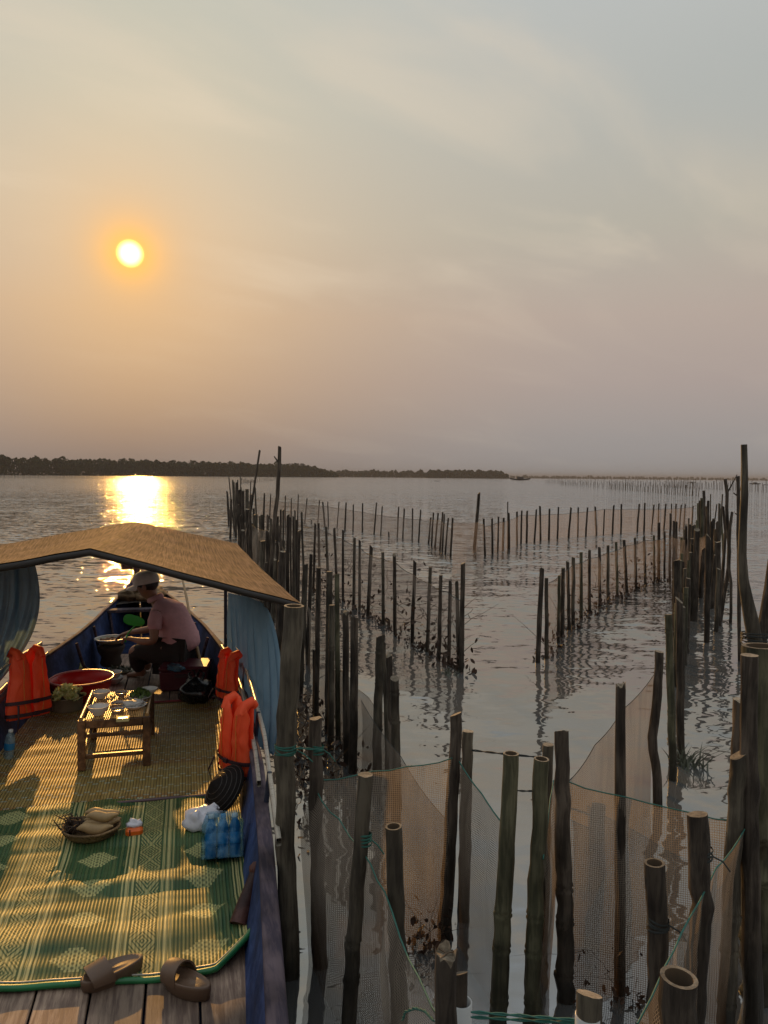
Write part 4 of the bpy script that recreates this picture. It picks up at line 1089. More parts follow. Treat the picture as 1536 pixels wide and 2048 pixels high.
# bowls measured by their feet on the table
bowl('white bowl at the far left corner of the low table',on_table(202,1396),.066,.052)
bowl('white bowl alone at the far right corner of the low table',on_table(297,1388),.070,.045)
bowl('small dipping bowl behind the brown dipping bowl on the table',on_table(243,1393),.050,.036,mat='ceramic_dark',fill='sauce',group=None)
bowl('brown dipping bowl at the middle of the low table',on_table(237,1416),.055,.042,mat='ceramic_dark',fill='sauce')
bowl('smallest saucer nearest the pale packet on the low table',on_table(235,1427),.050,.034,mat='ceramic_dark',fill='sauce')
bowl('pale footed bowl at the near left of the low table',on_table(197,1429),.072,.062)
def plate_heap(name,label,cat,pos,r,mats,kind):
    root=thing(name,label,cat,tuple(pos))
    mb=MB(); mb.lathe([(0,.004),(r*.5,.003),(r*.55,0),(r*.62,.004),(r*.9,.02),(r,.028),(r*.98,.031),(r*.6,.012),(0,.010)],n=26); part('plate',mb,M['ceramic'],root)
    h=MB(); random.seed(len(label))
    if kind=='noodle':
        for k in range(7):
            h.ball((random.uniform(-.4,.4)*r,random.uniform(-.4,.4)*r,.03+random.uniform(0,.012)),(r*.5,r*.4,.022),10,6,jit=.3,seed=k)
        for k in range(60):
            a=random.uniform(0,6.3); q=r*.65*math.sqrt(random.random()); c=Vector((q*math.cos(a),q*math.sin(a),.052-.03*(q/r)**2*2)); b_=random.uniform(0,6.3)
            h.tube([c+Vector((math.cos(b_+j*.7)*.025,math.sin(b_+j*.7)*.02,.002*math.sin(j*2))) for j in range(5)],.0022,4)
    else:
        for k in range(150):
            a=random.uniform(0,6.3); q=r*.95*random.random()**.6; h.leafcard((q*math.cos(a),q*math.sin(a),.02+.055*(1-q/r)+random.uniform(0,.018)),.02*random.uniform(.6,1.3),0,.5)
    part('food_heap',h,mats,root)
    return root
plate_heap('noodle_plate','plate heaped with white rice noodles on the low table','plate',on_table(269,1416),.088,M['noodle'],'noodle')
plate_heap('herb_plate','plate of green herbs behind the noodles on the low table','plate',on_table(280,1399),.085,M['green_leaf'],'herb')
def packet():
    p=on_table(246,1441); root=boat_thing('paper_packet','small pale packet at the near edge of the low table','packet',p)
    mb=MB(); mb.box((0,0,.012),(.085,.07,.022)); part('wrapper',mb,M['cardboard'],root)
    mb=MB(); mb.box((0,-.018,.0245),(.06,.02,.003)); part('seal',mb,M['sauce'],root)
packet()
def garlic():
    p=on_table(220,1403); mb=MB(); random.seed(4)
    for k in range(9): mb.ball((random.uniform(-.03,.03),random.uniform(-.03,.03),.012+random.uniform(0,.02)),.012,8,6,jit=.2,seed=k)
    o=mb.build('garlic_cloves',M['potato']); o.location=p; tag(o,'little heap of peeled garlic between the bowls on the table','garlic')
garlic()

# ------------------------------------------------------------ things on the bow floor
def fl(px,py): return at(px,py,FZ+.002)
def basin():
    p=fl(163,1394); root=thing('red_basin','large round red plastic basin behind the low table','basin',tuple(p)); r=.285
    mb=MB(); mb.lathe([(0,.006),(r*.72,.006),(r*.74,0),(r*.78,.004),(r*.93,.11),(r*.97,.175),(r*1.0,.18),(r*.94,.175),(r*.90,.11),(r*.74,.015),(0,.012)],n=44); part('basin_wall',mb,M['red_plastic'],root)
    mb=MB(); mb.lathe([(r*.97,.178),(r*1.04,.178),(r*1.05,.186),(r*1.03,.192),(r*.96,.19),(r*.96,.178)],n=44); part('rim',mb,M['red_rim'],root)
basin()
def lettuce_pot(name,label,p,r,h,seed,potmat='pot',big=True):
    root=thing(name,label,'pot',tuple(p)); random.seed(seed)
    mb=MB(); mb.lathe([(0,.004),(r*.9,.004),(r*.97,.02),(r,h),(r*1.05,h+.004),(r*1.04,h+.01),(r*.95,h),(r*.92,.03),(0,.02)],n=30); part('pot_wall',mb,M[potmat],root)
    for k in range(2):
        l=MB(); 
    l=MB()
    for k in range(26):
        a=random.uniform(0,6.3); q=r*random.uniform(.1,.85); rot=Euler((random.uniform(-.7,.7),random.uniform(-.7,.7),a)).to_matrix()
        c=Vector((q*math.cos(a),q*math.sin(a),h+.008+.045*(1-q/r)))
        def fn(u,v,c=c,rot=rot,k=k):
            x=(u-.5)*2; y=(v-.5)*2; s_=.052
            return c+rot@Vector((x*s_,y*s_*.8,.02*(x*x+y*y)+.012*math.sin(x*7+k)*abs(y)+.01*math.sin(y*8+k)*abs(x)))
        l.grid(fn,7,7,0)
    part('lettuce_leaves',l,M['pale_leaf'],root)
lettuce_pot('vegetable_pot','metal pot piled with pale lettuce in front of the red basin',fl(134,1420),.135,.12,3)
def veg_bag():
    p=fl(150,1352); root=thing('vegetable_bag','yellow-green plastic bag of vegetables behind the red basin','bag',tuple(p)); random.seed(12)
    mb=MB(); mb.ball((0,0,.06),(.12,.10,.075),16,10,jit=.35,seed=3); part('bag_body',mb,M['yellow_bag'],root)
    mb=MB()
    for k in range(12):
        a=k*.52; mb.tube([(0,0,.11),(.05*math.cos(a),.04*math.sin(a),.13),(.10*math.cos(a),.08*math.sin(a),.135+.02*math.sin(k*3))],[.02,.016,.006],5,sq=.3)
    part('bag_knot',mb,M['yellow_bag'],root)
veg_bag()
bowl('white bowl on top of the stack right of the red basin',fl(228,1366)+Vector((0,0,.055)),.082,.06,group=None)
bowl('white bowl beneath another in the stack right of the red basin',fl(228,1366),.095,.058)
bowl('wide grey dish lying behind the red basin',fl(190,1352),.10,.03,mat='ceramic_dark')
def herb_tray():
    p=fl(236,1345); root=thing('fish_tray','flat tray of dark greens on the bow floor behind the bowls','tray',tuple(p)); r=.15; random.seed(8)
    mb=MB(); mb.lathe([(0,.004),(r*.8,.002),(r,.028),(r*.98,.032),(r*.8,.01),(0,.01)],n=26,sy=.8); part('tray',mb,M['pot'],root)
    mb=MB()
    for k in range(90):
        a=random.uniform(0,6.3); q=r*.9*math.sqrt(random.random()); mb.leafcard((q*math.cos(a),q*math.sin(a)*.8,.02+random.uniform(0,.03)),.024,0,.4)
    part('greens',mb,M['fish'],root)
herb_tray()
def knife():
    p=fl(268,1346); root=thing('knife','dark kitchen knife lying right of the tray of greens','knife',tuple(p),-.35)
    mb=MB(); mb.box((0,0,.012),(.13,.035,.003)); part('blade',mb,M['pot'],root)
    mb=MB(); mb.box((.10,0,.014),(.09,.022,.016)); part('handle',mb,M['table_wood'],root)
knife()
def stove():
    p=fl(222,1330); root=thing('clay_stove','round dark clay charcoal stove beside the seated man','stove',tuple(p)); 
    mb=MB(); mb.lathe([(0,.0),(.10,0),(.115,.03),(.10,.10),(.135,.16),(.15,.21),(.14,.222),(.12,.21),(.10,.17),(0,.15)],n=24,wob=.05); part('stove_body',mb,M['clay'],root)
    for a in (0,2.1,4.2):
        m_=MB(); m_.box((.125*math.cos(a),.125*math.sin(a),.232),(.035,.03,.03)); part('pot_rest',m_,M['clay'],root)
    q=Vector(p)+Vector((0,0,.245)); r2=thing('enamel_basin','white-rimmed shallow basin of food on top of the clay stove','basin',tuple(q)); r=.168
    mb=MB(); mb.lathe([(0,.0),(r*.6,.0),(r*.85,.02),(r*.97,.05),(r*.94,.05),(r*.8,.025),(0,.012)],n=34); part('basin_wall',mb,M['pot'],r2)
    mb=MB(); mb.lathe([(r*.95,.048),(r*1.03,.048),(r*1.04,.056),(r*.98,.060),(r*.94,.056),(r*.95,.048)],n=34); part('rim',mb,M['ceramic'],r2)
    mb=MB(); random.seed(5)
    mb.lathe([(0,.034),(r*.8,.028)],n=24)
    for k in range(90):
        a=random.uniform(0,6.3); qd=r*.75*math.sqrt(random.random()); mb.ball((qd*math.cos(a),qd*math.sin(a),.035),random.uniform(.006,.012),6,4)
    part('food',mb,M['charcoal'],r2)
stove()
def cooler():
    p=fl(362,1384)+Vector((0,.19,0)); root=thing('cooler_box','dark red cooler box the man is sitting on','cooler',tuple(p),.10)
    mb=MB(); mb.box((0,0,.10),(.44,.34,.20),taper=1.04,bev=.015); part('box_body',mb,M['cooler'],root)
    mb=MB(); mb.box((0,0,.22),(.47,.37,.045),bev=.015); part('lid',mb,M['cooler'],root)
    mb=MB(); mb.box((0,-.183,.155),(.16,.02,.03)); part('handle',mb,M['strap'],root)
    return p
CP=cooler()
def clear_bag():
    p=atD(352,1335,CP.y-.21); 
    mb=MB(); mb.ball((0,0,0),(.085,.02,.035),14,8,jit=.45,seed=6); o=mb.build('crumpled_bag',M['wrap']); o.location=p; tag(o,'crumpled clear plastic bag against the front of the cooler','plastic bag')
clear_bag()
def black_bag():
    p=fl(387,1412)+Vector((0,.10,0)); root=thing('black_bag','bulging black plastic bag on the floor before the cooler','bag',tuple(p))
    mb=MB(); mb.ball((0,0,.11),(.155,.13,.12),22,14,jit=.16,seed=2); part('bag_body',mb,M['black_bag'],root)
    for sg in (-1,1):
        mb=MB(); mb.tube([(-.05*sg,0,.21),(-.07*sg,.01,.27),(-.03*sg,.02,.30),(.0,.01,.24)],[.02,.012,.012,.016],7,sq=.4); part('bag_handle',mb,M['black_bag'],root)
black_bag()
def bamboo_pole():
    a=fl(421,1404); b_=atD(363,1150,9.0); mid=[atD(415,1378,7.25),atD(394,1297,7.75),atD(382,1245,8.1),atD(373,1195,8.6)]
    P=[a]+mid+[b_]; mb=MB(); pts=[];rr=[]
    for i in range(len(P)-1):
        for k in range(4): pts.append(P[i].lerp(P[i+1],k/4)-a); rr.append((.020-.009*(i+k/4)/5)*(1.18 if k==0 else 1))
    pts.append(P[-1]-a); rr.append(.009); mb.tube(pts,rr,8); o=mb.build('bamboo_pole',M['potato']); o.location=a; tag(o,'long thin bamboo punt pole leaning past the man towards the bow','pole')
bamboo_pole()
def sticks():
    a=fl(103,1352); b_=atD(109,1303,7.6)
    mb=MB()
    for dx in (-.02,.0,.025): mb.tube([Vector((dx,0,0)),(b_-a)*.6+Vector((dx*1.4,0,0)),b_-a+Vector((dx,0,.02))],.011,6)
    o=mb.build('stick_bundle',M['rail_wood']); o.location=a; tag(o,'short bundle of sticks propped against the left side of the hull','sticks')
sticks()
def bow_heap():
    p=WB(cx(4.1)+.03,4.1,gz(4.1)-.03); mb=MB(); random.seed(31)
    for k in range(7): mb.ball((random.uniform(-.14,.14),random.uniform(-.22,.22),.05+random.uniform(0,.05)),(.14,.18,.08),12,8,jit=.35,seed=k)
    o=mb.build('net_heap',M['basket']); o.location=p; tag(o,'brown heap of bundled net on the bow deck','net heap')
bow_heap()
def lash(label,p,r,n_=3,mat='rope_dark',name='rope_lashing'):
    mb=MB()
    for k in range(n_): mb.lathe([(r,-.004),(r*1.06,0),(r,.004)],(0,0,k*.012-.012),n=16,R=Euler((random.uniform(-.2,.2),random.uniform(-.2,.2),0)).to_matrix())
    mb.tube([(r,0,0),(r*1.8,-.02,-.01),(r*2.6,-.01,-.05)],.003,5)
    o=mb.build(name,M[mat]); o.location=p; tag(o,label,'rope')

# ------------------------------------------------------------ basket of tubers, packets, bottles, sandals
def tuber_basket():
    p=at(174,1683,FZ+.02)+Vector((0,.06,0)); root=thing('tuber_basket','round woven basket of pale tubers and roots on the green mat','basket',tuple(p)); r=.155
    mb=MB(); mb.lathe([(0,.004),(r*.75,.004),(r*.95,.03),(r,.055),(r*1.03,.058),(r*1.0,.066),(r*.93,.055),(r*.75,.018),(0,.014)],n=34,sy=.85); part('basket_tray',mb,M['basket'],root)
    mb=MB(); mb.lathe([(r*.97,.054),(r*1.05,.056),(r*1.04,.068),(r*.97,.066),(r*.97,.054)],n=34,sy=.85,wob=.05); part('rim',mb,M['basket'],root)
    for (x,y,z_,L_,r_,a) in ((.05,.05,.075,.21,.030,.05),(.04,-.045,.07,.20,.031,.12),(.06,.0,.082,.20,.028,.22),(.05,.045,.118,.20,.027,-.02),(.07,-.01,.125,.18,.027,.10)):
        t=MB(); pts=[Vector((x-L_*.5+L_*k/8,y,z_)) for k in range(9)]; R_=Matrix.Rotation(a,3,'Z'); c=Vector((x,y,z_)); pts=[c+R_@(q-c)+Vector((0,0,.008*math.sin(k))) for k,q in enumerate(pts)]
        t.tube(pts,[.006,r_*.6,r_*.9,r_,r_*1.02,r_*.97,r_*.8,r_*.5,.005],12,jit=.1,seed=x*30); part('tuber',t,M['potato'],root)
    t=MB(); random.seed(9)
    for k in range(26):
        q=Vector((-.08+random.uniform(-.05,.04),random.uniform(-.06,.06),.05)); t.tube([q,q+Vector((random.uniform(-.05,.03),random.uniform(-.03,.03),random.uniform(.02,.06))),q+Vector((random.uniform(-.09,.03),random.uniform(-.05,.05),random.uniform(.02,.08)))],[.007,.005,.002],5)
    for k in range(6): t.ball((-.08+random.uniform(-.04,.04),random.uniform(-.06,.04),.055),.022,8,6,jit=.3,seed=k)
    part('roots',t,M['root'],root)
tuber_basket()
def orange_pack():
    p=at(268,1677,FZ+.02); root=boat_thing('snack_packet','small orange and white wrapped packet right of the tuber basket','packet',p)
    mb=MB(); mb.box((0,.03,.028),(.095,.06,.052),bev=.014); part('packet_body',mb,M['orange'],root)
    mb=MB(); mb.box((-.022,-.0012,.028),(.006,.004,.05)); part('band',mb,M['strap'],root)
    mb=MB(); mb.ball((.0,.045,.066),(.042,.026,.026),12,8,jit=.4,seed=2); part('white_wrapper',mb,M['white_bag'],root)
orange_pack()
def white_bag():
    p=at(394,1664,FZ+.03)+Vector((0,.05,0)); root=thing('white_plastic_bag','crumpled white plastic bag beside the water bottle pack','bag',tuple(p))
    mb=MB(); mb.ball((0,0,.05),(.085,.07,.06),18,12,jit=.35,seed=8); mb.ball((.05,.03,.075),(.06,.05,.04),12,8,jit=.5,seed=3); part('bag_body',mb,M['white_bag'],root)
    mb=MB(); mb.tube([(.04,.03,.08),(.08,.05,.12),(.11,.04,.10)],[.03,.014,.006],7,sq=.4); part('bag_handle',mb,M['white_bag'],root)
white_bag()
def bottle_mesh(mb,c,R,r=.031,h=.22):
    mb.lathe([(0,.003),(r*.8,0),(r,.010),(r*.96,.03),(r,.05),(r*.96,.08),(r,.10),(r,.15),(r*.8,.175),(r*.42,.20),(r*.40,.21)],c,n=14,R=R)
def bottle(name,label,pos,R=None,mat='bottle',group=None,r=.033):
    root=thing(name,label,'bottle',tuple(pos),0,group); R=R or Matrix.Identity(3)
    mb=MB(); bottle_mesh(mb,(0,0,0),R,r); part('bottle_body',mb,M[mat],root)
    mb=MB(); mb.lathe([(r*1.01,.075),(r*1.02,.08),(r*1.02,.12),(r*1.01,.125)],n=14,R=R); part('label_band',mb,M['label_blue'],root)
    mb=MB(); mb.lathe([(0,.222),(r*.44,.222),(r*.46,.207),(r*.46,.203)],n=12,R=R); part('cap',mb,M['ceramic'],root)
    return root
bottle('water_bottle','clear water bottle standing on the yellow mat at the left edge',at(14,1520,FZ+.01)+Vector((0,.02,0)),Euler((0,.10,0)).to_matrix(),r=.036)
def bottle_pack():
    # 3 x 2 bottles lying tilted against the side, wrapped in film
    p=at(446,1722,FZ+.05); names=['front left','front middle','front right','back left','back middle','back right']; k=0
    root=boat_thing('bottle_pack','shrink-wrapped pack of blue water bottles against the right gunwale','bottle pack',p)
    tilt=Euler((.50*-1,0.04,0)).to_matrix()
    for j in range(2):
        for i in range(3):
            c=tilt@Vector(((i-1)*.064,j*.064,0))+Vector((0,.03,0))
            b_=MB(); bottle_mesh(b_,c,tilt,.030); o=part('bottle',b_,M['bottle_blue'],root)
            q=MB(); q.lathe([(0,.224),(.015,.224),(.016,.205),(.015,.2)],c,n=12,R=tilt); qq=part('cap',q,M['label_blue' if (i+j)%2 else 'ceramic'],o)
            q=MB(); q.lathe([(.0305,.07),(.031,.075),(.031,.12),(.0305,.125)],c,n=14,R=tilt); part('label_band',q,M['label_blue'],o)
    w_=MB()
    def fw(u,v):
        a=u*2*math.pi; ex=.112; ey=.078
        cxx=math.copysign(abs(math.cos(a))**.35,math.cos(a))*ex; cy=math.copysign(abs(math.sin(a))**.35,math.sin(a))*ey
        sh=1-.22*max(0,(v-.72)/.28)
        q=Vector((cxx*sh,cy*sh+.032,v*.235)); q+=Vector((cxx,cy,0)).normalized()*.007*noise.noise(Vector((math.cos(a)*3,math.sin(a)*3,v*6)))
        return tilt@q+Vector((0,.03,0))
    w_.grid(fw,40,14,0); part('shrink_film',w_,M['wrap'],root)
bottle_pack()
def dark_hat():
    p=atD(448,1580,4.62); root=thing('conical_hat','dark woven conical hat leaning on its side before the near life jacket','hat',tuple(p))
    R_=Vector((-.62,-.45,.62)).to_track_quat('Z','Y').to_matrix(); r=.17
    mb=MB(); mb.lathe([(.002,.11),(r*.3,.082),(r*.7,.038),(r,.0),(r*.985,-.006),(r*.68,.028),(.002,.10)],(0,0,0),n=40,R=R_); part('hat_cone',mb,M['hat'],root)
    for q in (.35,.5,.65,.8,.93):
        m_=MB(); zc=.112*(1-q)+.003
        m_.tube([R_@Vector((r*q*math.cos(a*.2094),r*q*math.sin(a*.2094),zc)) for a in range(31)],.0025,5); part('hoop',m_,M['hatline'],root)
dark_hat()
def sandal(label,px,py,rz,group=None,left=1):
    p=at(px,py,FZ+.0); 
    if py<1960: p.z+=.012
    root=thing('sandal',label,'sandal',tuple(p),rz,group); L_=.25
    def outline(t):  # t 0..1 round the sole
        a=t*2*math.pi; y=math.cos(a)*L_/2; k=(y/L_+.5)
        w_=.046+.010*k**1.5; x=math.sin(a)*w_*(1+.18*math.cos(a)*0)+left*.008*math.sin(k*3.1); return x,y
    mb=MB(); n=30
    lev=[(0,.90),(.008,.98),(.040,1.03),(.050,1.02),(.054,.96),(.047,.86),(.044,.5),(.043,.0)]
    V=[];Fs=[]
    for (z_,k) in lev:
        for i in range(n):
            x,y=outline(i/n); hl=.012*(1-(y/L_+.5))
            V.append(Vector((x*k,y*k,z_+ (hl if z_>.02 else 0))))
    for j in range(len(lev)-1):
        for i in range(n): Fs.append((j*n+i,j*n+(i+1)%n,(j+1)*n+(i+1)%n,(j+1)*n+i))
    Fs=[f[::-1] for f in Fs]; mb.add(V,Fs); mb.add([V[i] for i in range(n)],[tuple(range(n))],smooth=False); part('sole',mb,M['sandal'],root)
    s_=MB()
    def band(u,v,off):
        a=math.pi*u; y=.005+.085*v+ (.02*math.sin(a)) ; w_=.054-.002*v; h=.086-.020*v
        x=math.cos(a)*w_*1.03; z_=.030+math.sin(a)**.75*(h-.012)
        return Vector((x*(1+off*.10),y,z_+off*.006))
    s_.grid(lambda u,v:band(u,v,1),22,8); s_.grid(lambda u,v:band(1-u,v,0),22,8)
    for vv in (0,1): s_.grid(lambda u,v:band(u,vv,v) if vv==0 else band(u,vv,1-v),22,1)
    part('strap_band',s_,M['sandal'],root)
sandal('left sandal of the brown pair, pointing down left at the mat edge',225,1962,rad(128),None,1)
sandal('right sandal of the brown pair, turned the other way at the mat edge',374,1980,rad(58),None,-1)

# ------------------------------------------------------------ life jackets
def jacket(label,pos,rz,sc_=1.0,tilt=0,lean=0,bend=.0):
    root=thing('life_jacket',label,'life jacket',tuple(pos),rz)
    R_=Euler((lean,tilt,0)).to_matrix()
    def T(p):
        p=Vector(p)*sc_; p.y+=bend*(p.z/.55)**2; return R_@p
    H_=.56
    # front halves
    for sg in (-1,1):
        o=[]
        raw=[(.012,0),(.20,0),(.225,.06),(.205,.20),(.18,.31),(.172,.42),(.168,.51),(.145,H_+.01),(.09,H_+.02),(.050,.545),(.034,.50),(.012,.455),(.010,.2),(.008,.08)]
        for i,(x,z_) in enumerate(raw):
            x2,z2=raw[(i+1)%len(raw)]
            for k in range(3): o.append((sg*(x+(x2-x)*k/3),z_+(z2-z_)*k/3))
        if sg<0: o=o[::-1]
        mb=MB(); mb.pad(o,.030,0,fn=lambda p:T(Vector((p.x,p.y-.045+.03*(p.x/.2)**2+.016*noise.noise(p*14)+.006*math.cos(p.z*2*math.pi/.115)+.006*noise.noise(Vector((p.x*50,0,p.z*9))),p.z)))); fp=part('front_panel',mb,M['orange_vest'],root)
        pp=MB(); pts=[T(Vector((sg*x,-.083+.03*(x/.2)**2,z_))) for x,z_ in ((.07,.02),(.10,.15),(.10,.30),(.09,.42),(.095,.50))]
        pp.tube(pts,.0035,5); part('piping',pp,M['piping'],fp)
    # back panel with neck
    raw=[(0,0),(.20,0),(.215,.08),(.19,.22),(.155,.34),(.15,.46),(.135,.56),(.10,.60),(.075,.585),(.05,.555),(0,.54)]
    o=[]; full=raw+[(-x,z_) for x,z_ in raw[::-1][1:-1]]
    for i,(x,z_) in enumerate(full):
        x2,z2=full[(i+1)%len(full)]
        for k in range(3): o.append((x+(x2-x)*k/3,z_+(z2-z_)*k/3))
    mb=MB(); mb.pad(o,.035,0,fn=lambda p:T(Vector((p.x,p.y+.055-.03*(p.x/.2)**2,p.z)))); part('back_panel',mb,M['orange_vest'],root)
    # shoulder rolls
    for sg in (-1,1):
        mb=MB(); mb.tube([T((sg*.115,-.05,.50)),T((sg*.118,-.02,.565)),T((sg*.118,.03,.58)),T((sg*.112,.07,.54))],[.028,.034,.034,.028],10); part('shoulder_roll',mb,M['orange_vest'],root)
    for z_ in (.13,.025):
        mb=MB(); 
        def fn(u,v,z_=z_):
            a=u*2*math.pi; k=.9+.1*z_; return T((.228*math.cos(a),.098*math.sin(a)*(1 if math.sin(a)<0 else .9),z_+.030*v))
        mb.grid(fn,36,2); st=part('strap',mb,M['strap'],root)
        b_=MB(); b_.box(T((0,-.102,z_+.015)),(.05*sc_,.016,.035*sc_),R=R_); part('buckle',b_,M['strap'],st)
    mb=MB(); mb.tube([T((-.17,-.09,.13)),T((-.20,-.13,.03)),T((-.19,-.10,-.10))],[.010,.008,.004],5,sq=.3); part('loose_strap',mb,M['strap'],root)
jacket('orange life jacket slung on the left gunwale below the blue curtain',atD(58,1434,5.75),TH+rad(48),.88,tilt=rad(5),lean=rad(-6),bend=.03)
jacket('farther of the two orange life jackets on the right gunwale',atD(453,1402,6.15),TH+rad(-62),.68,tilt=rad(-1),lean=rad(-2),bend=.05)
jacket('nearer and larger orange life jacket hanging on the right rail',atD(474,1550,4.85),TH+rad(-60),.84,tilt=rad(-1),lean=rad(2),bend=.05)

# ------------------------------------------------------------ curtains
def curtain(label,top,bot,folds=7,amp=.03,bulge=.0,n_=60,pinch=None,name='blue_curtain',mid=None,knot=True):
    top=[Vector(p) for p in top];bot=[Vector(p) for p in bot]; base=bot[-1].copy(); mid=[Vector(p) for p in mid] if mid else None
    def pl(P,u):
        t=u*(len(P)-1); i=min(len(P)-2,int(t)); return P[i].lerp(P[i+1],t-i)
    sd_=random.random()*9
    def fn(u,v):
        a=pl(top,u);b_=pl(bot,u)
        if mid:
            m_=pl(mid,u); p=a*((1-v)*(1-v))+m_*(2*v*(1-v))+b_*(v*v)
        else: p=a.lerp(b_,v)
        ph=u*folds*2*math.pi+2.2*noise.noise(Vector((u*2,v*1.2,sd_)))
        nrm=Vector((.55,-.83,0)); am=amp*(.35+.65*math.sin(min(1,v*1.6)*math.pi/2))
        return p+nrm*(am*math.sin(ph)+.35*am*math.sin(ph*2.3+v*4))+Vector((0,0,.0))-base
    mb=MB(); mb.grid(fn,n_*2,30); root=thing(name,label,'curtain',tuple(base)); part('cloth_panel',mb,M['curtain'],root)
    if knot:
        k=MB(); c=pl(bot,.5)-base; k.tube([c+Vector((-.05,0,.03)),c+Vector((0,-.05,.02)),c+Vector((.05,0,.03)),c+Vector((0,.05,.03)),c+Vector((-.05,0,.03))],.012,6); part('tie',k,M['rope_dark'],root)
curtain('blue curtain gathered along the right side under the canopy eave',
  [atD(456,1185,7.15),atD(476,1190,6.7),atD(500,1195,6.1),atD(522,1204,5.7),atD(540,1225,5.35)],
  [atD(470,1400,6.7),atD(492,1450,6.0),atD(515,1490,5.5),atD(536,1505,5.1),atD(552,1505,4.85)],folds=8,amp=.055,
  mid=[atD(458,1290,7.0),atD(482,1310,6.5),atD(512,1330,5.9),atD(548,1330,5.4),atD(585,1345,5.0)])
curtain('blue curtain tied back on the left side of the canopy',
  [atD(-60,1130,5.6),atD(-20,1128,5.7),atD(20,1126,5.8),atD(50,1124,6.0),atD(68,1122,6.2)],
  [atD(-75,1370,5.5),atD(-60,1375,5.5),atD(-45,1380,5.6),atD(-30,1380,5.6),atD(-15,1380,5.6)],folds=5,amp=.05,
  mid=[atD(-20,1200,5.6),atD(10,1215,5.7),atD(50,1225,5.8),atD(90,1240,6.0),atD(108,1250,6.2)])
def oar():
    a=LB(at(478,1850,FZ+.02)); b_=LB(atD(513,1738,3.6))
    root=thing('tiller_handle','reddish wooden handle leaning on the right gunwale beside the green mat','handle',tuple(WB(*a)),TH)
    mb=MB(); d_=b_-a; mb.tube([Vector((0,0,0)),d_*.35,d_*.7,d_],[.045,.04,.030,.026],12,jit=.1); part('handle_shaft',mb,M['brown_leather'],root)
    mb=MB(); mb.ball(d_,(.035,.035,.04),12,8,jit=.15); part('knob',mb,M['brown_leather'],root)
oar()
